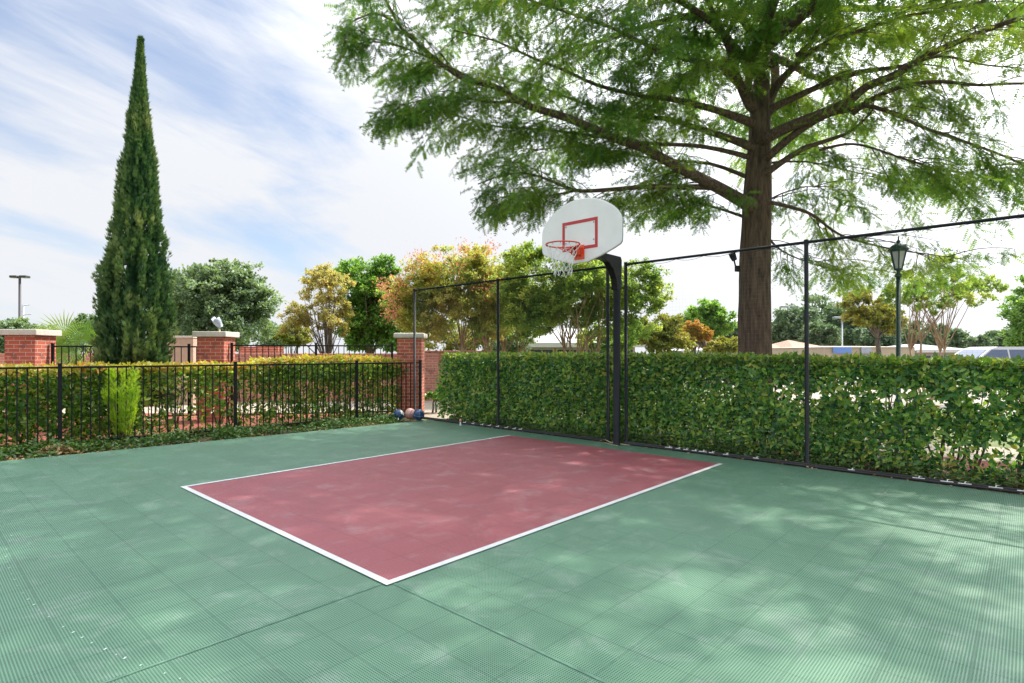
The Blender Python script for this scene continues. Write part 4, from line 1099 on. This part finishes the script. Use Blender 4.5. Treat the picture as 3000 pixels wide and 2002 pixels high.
broad_tree('green_tree', 'bright green leafy tree between the golden tree and the autumn myrtle', 'tree', 1085, 24, [(1080, 850, 80, 80), (1030, 800, 40, 42), (1120, 800, 45, 45), (1130, 900, 80, 90), (1060, 930, 75, 70), (1150, 980, 70, 50), (1060, 985, 55, 40)], 22000, .14, M['lf_bright'], M['bark_grey'], 1.2, 1, .2, limbs=14, cluster=.28)
broad_tree('crape_myrtle', 'orange and pink tinged crape myrtle behind the first netting panel', 'tree', 1385, 18.5, [(1330, 800, 120, 75), (1230, 840, 85, 75), (1420, 800, 80, 70), (1250, 930, 90, 50), (1400, 900, 100, 60), (1180, 880, 45, 70), (1380, 755, 80, 35), (1320, 880, 120, 70), (1480, 850, 60, 80), (1260, 960, 110, 40), (1440, 950, 80, 40)], 42000, .085, M['lf_crape1'], M['bark_tan'], 1.5, 5, .085, .40, limbs=34, gap=.05, cluster=.24, patches=(M['lf_pink'], [(1370, 750, 24, 90), (1300, 775, 26, 50), (1195, 835, 26, 80), (1165, 885, 28, 140), (1165, 925, 24, 160), (1240, 775, 30, 160), (1440, 745, 26, 120), (1350, 800, 40, 120), (1430, 850, 40, 100), (1150, 845, 24, 120)]))
broad_tree('crape_myrtle', 'green and yellow crape myrtle with many stems directly behind the hoop', 'tree', 1700, 17.5, [(1620, 800, 130, 75), (1540, 760, 60, 40), (1500, 840, 60, 60), (1700, 850, 150, 90), (1740, 850, 110, 80), (1560, 900, 90, 60), (1850, 880, 90, 70), (1660, 900, 120, 55), (1920, 850, 45, 50), (1870, 800, 50, 30), (1560, 940, 90, 40), (1820, 950, 110, 45)], 48000, .085, M['lf_crape2'], M['bark_tan'], 1.6, 8, .10, .42, limbs=40, gap=.05, cluster=.24)
broad_tree('crape_myrtle', 'sparse tan stemmed crape myrtle beside the green lantern post', 'tree', 2715, 17, [(2780, 840, 100, 55), (2700, 800, 70, 55), (2860, 850, 60, 45), (2640, 850, 50, 50), (2740, 770, 80, 30), (2900, 830, 30, 40), (2720, 880, 90, 40)], 7500, .085, M['lf_crape2'], M['bark_tan'], 1.6, 4, .065, .42, limbs=46, gap=.14, cluster=.22)
broad_tree('green_tree', 'mid green tree just left of the big trunk', 'tree', 2070, 34, [(2060, 925, 50, 45), (2100, 950, 45, 50), (2020, 960, 45, 45), (2090, 905, 25, 25)], 9000, .19, M['lf_bright'], M['bark_grey'], 1.5, 1, .2, limbs=10)
broad_tree('orange_tree', 'small tree with orange red autumn leaves above the hedge', 'tree', 2030, 27, [(2035, 965, 38, 22), (2065, 985, 25, 18), (2015, 990, 35, 20)], 4200, .12, M['lf_orange'], M['bark_grey'], .9, 2, .12, limbs=12)
broad_tree('yellow_shrub', 'yellow green shrubby tree above the hedge right of the hoop', 'tree', 1925, 25, [(1930, 990, 65, 40), (1880, 970, 50, 40), (1985, 1005, 50, 28), (1960, 945, 40, 25)], 9000, .13, M['lf_yel'], M['bark_grey'], .7, 2, .12, limbs=10)
broad_tree('leafy_shrub', 'light green shrub at the foot of the big trunk', 'shrub', 2130, 26, [(2135, 1010, 40, 22), (2100, 1020, 40, 18)], 3000, .13, M['lf_yel'], M['bark_grey'], .4, 2, .08, limbs=8)
broad_tree('crape_myrtle', 'yellow green crape myrtle standing between the orange myrtle and the hoop', 'tree', 1500, 21, [(1490, 840, 80, 80), (1560, 880, 80, 80), (1420, 900, 70, 70), (1500, 950, 110, 50), (1520, 780, 40, 30)], 15000, .10, M['lf_crape2'], M['bark_tan'], 1.3, 4, .08, .4, limbs=20, gap=.05, cluster=.26)
# distant group on the right
fars = [(2180, 985, 60, 48, 55, 'rounded far tree showing just left of the big trunk'), (2325, 965, 75, 62, 56, 'pale green far tree just right of the big trunk'), (2400, 940, 95, 75, 70, 'large dark far tree behind the tall parking lamp'), (2400, 985, 50, 42, 50, 'small rounded far tree with a forked trunk over the tan wall'), (2510, 965, 80, 60, 66, 'far dark tree behind the second parking lamp'), (2590, 985, 70, 45, 60, 'far green tree behind the lantern post'), (2690, 990, 75, 42, 64, 'far green tree seen between the tan stems'), (2770, 995, 60, 38, 70, 'far dark green tree right of the tan stems'), (2945, 1000, 60, 30, 75, 'low wide far tree above the van')]
for i, (px, py, rx, ry, Y, lab) in enumerate(fars):
    broad_tree('distant_tree', lab, 'tree', px, Y, [(px, py, rx, ry), (px - rx * .4, py + ry * .25, rx * .6, ry * .7), (px + rx * .45, py + ry * .2, rx * .6, ry * .7)], 6500, .0058 * Y, M['lf_far'], M['bark_grey'], 1.8, 1 if i != 3 else 3, .28, .2, group='far trees beyond the parking lot', limbs=8, cluster=.3)
broad_tree('round_bush', 'small round pale bush in front of the far building', 'bush', 2872, 55, [(2872, 1010, 32, 22)], 1500, .25, M['lf_far'], M['bark_grey'], .5, 1, .1, limbs=4)
broad_tree('yellow_tree', 'yellow and rust leaved tree hanging over the far trees near the lantern post', 'tree', 2570, 30, [(2520, 880, 60, 35), (2590, 930, 60, 35), (2540, 920, 60, 40), (2620, 950, 40, 30)], 7000, .16, M['lf_yel'], M['bark_grey'], 2.2, 1, .16, limbs=16, gap=.1)
broad_tree('green_tree', 'leafy green tree cut by the right edge of the picture', 'tree', 3040, 26, [(3030, 920, 75, 75), (3010, 980, 60, 60), (3060, 850, 60, 60)], 9000, .15, M['lf_bright'], M['bark_grey'], 1.6, 1, .2, limbs=12)
# distant on the left
for i, (px, py, rx, ry, Y, lab, mt) in enumerate([(40, 985, 75, 50, 27, 'clipped dark evergreen mass behind the left brick pillar', 'lf_oak'), (165, 1000, 75, 38, 29, 'dark evergreen behind the fan palm', 'lf_oak'), (262, 965, 32, 45, 33, 'grey green treetop peeping out left of the tall cypress', 'lf_far')]):
    broad_tree('evergreen_tree', lab, 'tree', px, Y, [(px, py, rx, ry), (px + rx * .3, py + ry * .3, rx * .7, ry * .6)], 6500, .15, M[mt], M['bark_grey'], 1.0, 1, .2, limbs=6)
for i, (px, py, rx, ry, Y, lab, mt) in enumerate([(790, 985, 55, 45, 32, 'dark green low tree between the oak and the golden tree', 'lf_oak'), (860, 985, 50, 30, 30, 'yellow green low tree behind the golden tree', 'lf_yel'), (1190, 1000, 60, 30, 27, 'green shrubs right behind the corner brick pillar', 'lf_crape2'), (1330, 985, 110, 48, 23, 'low yellow green shrubs under the autumn myrtle', 'lf_yel'), (1480, 1005, 70, 28, 24, 'low grey green shrub under the myrtles', 'lf_oak'), (1780, 990, 90, 34, 21, 'light green shrub behind the hoop pole', 'lf_crape2')]):
    broad_tree('leafy_shrub', lab, 'shrub', px, Y, [(px, py, rx, ry), (px + rx * .3, py + ry * .4, rx * .7, ry * .6)], 4500, .12, M[mt], M['bark_grey'], .5, 2, .1, limbs=6)

# ------------------------------------------------------------------ buildings
def building(name, label, px0, px1, Y, wall_h, roof_h, depth, wallm, roofm, wins=0, overhang=.5, hip=1.5, trim=True, win_wh=(1.2, 1.1)):
    x0 = at(px0, HY, Y).x; x1 = at(px1, HY, Y).x; W = x1 - x0
    r = tag(empty(name, (x0, Y, 0)), label, 'building')
    MB().box(0, W, 0, depth, -.1, wall_h).build('wall', wallm, r)
    e = overhang; z0 = wall_h + .003; hp = min(hip, W / 2 - .1)
    rf = MB(); v = [(-e, -e, z0), (W + e, -e, z0), (W + e, depth + e, z0), (-e, depth + e, z0), (hp, depth / 2, z0 + roof_h), (W - hp, depth / 2, z0 + roof_h)]
    rf.add([Vector(q) for q in v], [[0, 1, 5, 4], [1, 2, 5], [2, 3, 4, 5], [3, 0, 4], [3, 2, 1, 0]])
    rr = rf.build('roof', roofm, r)
    if trim: MB().box(-e, W + e, -e - .03, -e - .002, z0 - .2, z0 + .05).build('fascia', M['white_trim'], r)
    for k in range(wins):
        cx = W * (k + .5) / wins; w_, h_ = win_wh
        zc = wall_h * .55
        wn_ = MB().box(cx - w_ / 2 - .08, cx + w_ / 2 + .08, -.05, -.002, zc - h_ / 2 - .08, zc + h_ / 2 + .08).build('window', M['white_trim'], r)
        MB().box(cx - w_ / 2, cx + w_ / 2, -.07, -.052, zc - h_ / 2, zc + h_ / 2).build('pane', M['glass'], wn_)
    return r
building('bungalow', 'low orange walled house with a pale roof behind the crape myrtles', 1470, 1860, 31, 1.95, 1.0, 7, M['orange_wall'], M['dim_roof'], 5)
building('tile_roofed_house', 'house with pinkish tiled roof just right of the big trunk', 2262, 2335, 48, 1.75, .65, 8, M['white_trim'], M['tile_roof'], 3, win_wh=(.7, .5))
building('tile_roofed_house', 'taller house with steep pinkish roof behind the netting post', 2338, 2425, 46, 1.75, .85, 8, M['white_trim'], M['tile_roof'], 3, win_wh=(.7, .5), hip=2.2)
building('cream_building', 'long flat cream building with blue panels on its wall', 2415, 2680, 38, 1.85, .12, 8, M['cream'], M['cream'], 0, trim=False, overhang=.1)
for i, (px, w_) in enumerate([(2467, .62), (2538, .35)]):
    p = at(px, 1025, 37.9)
    tag(MB().box(-w_, w_, -.04, 0, -.22, .22, bev=.01).build('wall_panel', M['blue_sign'] if i == 0 else M['lamp_grey'], None, (p.x, p.y - .005, p.z - .03)), ['wide blue panel on the cream building', 'smaller pale blue panel on the cream building right of the wide one'][i], 'panel')
building('pale_roofed_house', 'low house with a pale grey roof left of the parked van', 2690, 2840, 50, 1.7, .6, 8, M['stucco'], M['pale_roof'], 4, win_wh=(1.0, .6))
building('office_block', 'very far grey roofed long block behind the big trunk', 2120, 2330, 95, 6.6, 1.2, 14, M['stucco'], M['grey_roof'], 9, hip=4, win_wh=(1.3, 1.3))
r = building('office_block', 'far brick and grey office tower above the pale bush', 2815, 2895, 110, 4.6, .8, 14, M['stucco'], M['grey_roof'], 4, hip=3, win_wh=(1.3, 1.3))
building('bungalow', 'small grey roofed building low behind the orange leaved tree', 2010, 2080, 40, 1.6, .4, 6, M['stucco'], M['pale_roof'], 2, win_wh=(.8, .5))

# ------------------------------------------------------------------ lamps and poles
def shoebox(px, ytop, Y, label, arm=-1.0, heads=1, mat='bronze', r=.09, hl=.75):
    h = H + (HY - ytop) / F * Y; p = at(px, HY, Y)
    root = tag(empty('parking_lamp', (p.x, p.y, 0)), label, 'lamp post', 'tall parking lot lamps')
    MB().tube([(0, 0, -.1), (0, 0, h)], [r, r * .8], 10).build('pole', M[mat], root)
    for k in range(heads):
        s = arm if k == 0 else -arm; sg = 1 if s > 0 else -1
        hd = MB().box(min(sg * .1, s), max(sg * .1, s), -.22, .22, h - .12, h + .05, bev=.03).build('lamp_head', M[mat], root)
        MB().box(min(sg * .2, s * .95), max(sg * .2, s * .95), -.17, .17, h - .14, h - .122).build('lens', M['lamp_glass'], hd)
shoebox(58, 810, 42, 'tall dark parking lamp standing at the far left above the evergreen', -.62, 2, 'bronze', .10)
shoebox(640, 764, 40, 'parking lamp whose single head shows over the oak', -.60)
shoebox(2311, 898, 60, 'thin grey parking lamp right of the big trunk', -.85, 2, 'grey_metal', .10)
shoebox(2467, 930, 60, 'grey parking lamp in front of the far dark trees', -.95, 2, 'grey_metal', .10)
# sign at the foot of the nearer lamp
p = at(2311, 1030, 45)
tag(MB().box(-.35, .35, -.03, .03, -.5, .25, bev=.02).tube([(0, 0.05, -1.4), (0, .05, .2)], .04, 8).build('blue_sign', M['blue_sign'], None, (p.x, p.y, p.z)), 'small blue sign under the thin grey parking lamp', 'sign')
# power pylon
p = at(66, HY, 120); h = H + (HY - 894) / F * 120
root = tag(empty('power_pole', (p.x, p.y, 0)), 'thin far power pole with short side arms behind the left lamp', 'power pole')
MB().tube([(0, 0, 0), (.15, 0, h)], [.35, .22], 8).build('pole', M['grey_metal'], root)
for k in range(5):
    MB().tube([(.1, 0, h - .1 - 2.0 * k), (1.6 + .3 * (k % 2), 0, h + .05 - 2.0 * k)], .10, 5).build('cross_arm', M['grey_metal'], root)

# lantern
Yl = 10.2; p = at(2632, HY, Yl); top = H + (HY - 705) / F * Yl
root = tag(empty('lantern_post', (p.x, p.y, 0)), 'dark green lantern on a slim post behind the hedge at the right', 'street lamp')
zb = H + (HY - 790) / F * Yl; zt = H + (HY - 735) / F * Yl
MB().lathe([(.0, 0), (.14, 0), (.14, .05), (.09, .10), (.075, .5), (.05, .6)], 18).tube([(0, 0, .55), (0, 0, zb - .12)], [.042, .036], 14).lathe([(.042, zb - .14), (.055, zb - .13), (.055, zb - .09), (.03, zb - .07), (.03, zb - .03), (.07, zb), (0, zb)], 16).build('pole', M['green_post'], root)
R0, R1 = .06, .135
MB().lathe([(R0 - .005, zb), (R1 - .012, zt - .005), (0, zt - .005)], 6, smooth=False).build('lamp_glass', M['lamp_glass'], root)
fr = MB()
for k in range(6):
    a = 2 * math.pi * k / 6; fr.tube([(R0 * math.cos(a), R0 * math.sin(a), zb), (R1 * math.cos(a), R1 * math.sin(a), zt)], .011, 6)
fr.lathe([(R0 + .012, zb - .01), (R0 + .015, zb + .015), (R0 - .01, zb + .015)], 6, smooth=False)
fr.lathe([(R1 - .02, zt - .02), (R1 + .02, zt - .015), (R1 + .03, zt + .015), (R1, zt + .02)], 6, smooth=False)
fr.build('frame', M['green_post'], root)
MB().lathe([(R1 + .035, zt + .012), (R1 + .02, zt + .04), (.12, zt + .085), (.07, zt + .12), (.04, zt + .135), (.025, zt + .15), (.038, zt + .17), (.016, zt + .19), (.01, zt + .225), (.015, zt + .235), (0.003, zt + .27), (0, zt + .275)], 18).build('roof', M['green_post'], root)

# ------------------------------------------------------------------ parked van
Yv = 24.0; xv = at(2800, HY, Yv).x
root = tag(empty('parked_van', (xv - 1.0, Yv, 0)), 'silver people carrier with dark windows, its roof showing above the hedge', 'van')
# side profile (x forward = left in the picture), metres; local x from front 0 to rear 4.7
body = [(0.0, .45), (.05, .75), (.35, .92), (1.15, 1.05), (4.25, 1.12), (4.33, .95), (4.35, .40), (4.2, .30), (.15, .30)]
cabin = [(1.10, 1.06), (1.85, 1.60), (2.2, 1.70), (3.75, 1.70), (4.0, 1.60), (4.22, 1.13)]
W2 = .88
bd = MB().prism(body, -W2, W2)
cb_ = []
n = len(cabin)
vs = [Vector((x, -W2 + .02 + .16 * (z - 1.06) / .64, z)) for x, z in cabin] + [Vector((x, W2 - .02 - .16 * (z - 1.06) / .64, z)) for x, z in cabin]
bd.add(vs, [list(range(n)), list(range(2 * n - 1, n - 1, -1))] + [[i, i + n, (i + 1) % n + n, (i + 1) % n] for i in range(n)])
bd.build('body', M['car_paint'], root)
for s in (-1, 1):
    for (xa, xb, xc, xd) in ((1.32, 1.92, 2.55, 2.55), (2.62, 2.62, 3.35, 3.35), (3.42, 3.42, 3.82, 4.05)):
        z0_, z1_ = 1.15, 1.58
        def yo(z): return s * (W2 - .02 - .16 * (z - 1.06) / .64 + .004)
        mbw = MB(); mbw.add([Vector((xa, yo(z0_), z0_)), Vector((xd, yo(z0_), z0_)), Vector((xc, yo(z1_), z1_)), Vector((xb, yo(z1_), z1_))], [[0, 1, 2, 3]])
        mbw.build('window', M['car_glass'], root)
mbw = MB(); mbw.add([Vector((1.16 - .01, -.70, 1.12)), Vector((1.15, .70, 1.12)), Vector((1.83, .62, 1.60)), Vector((1.83, -.62, 1.60))], [[0, 1, 2, 3]]); mbw.build('windscreen', M['car_glass'], root)
for x in (.85, 3.45):
    for s in (-1, 1):
        wh = MB(); wh.tube([(x, s * (W2 - .2), .33), (x, s * (W2 + .01), .33)], .33, 24).build('wheel', M['tyre'], root).data
        MB().tube([(x, s * (W2 + .011), .33), (x, s * (W2 + .02), .33)], .21, 20).build('wheel_cover', M['chrome'], root)
for s in (-1, 1): MB().box(-.01, .12, s * .68 - .14, s * .68 + .14, .62, .78, bev=.02).build('headlight', M['lamp_glass'], root)
print('done build')
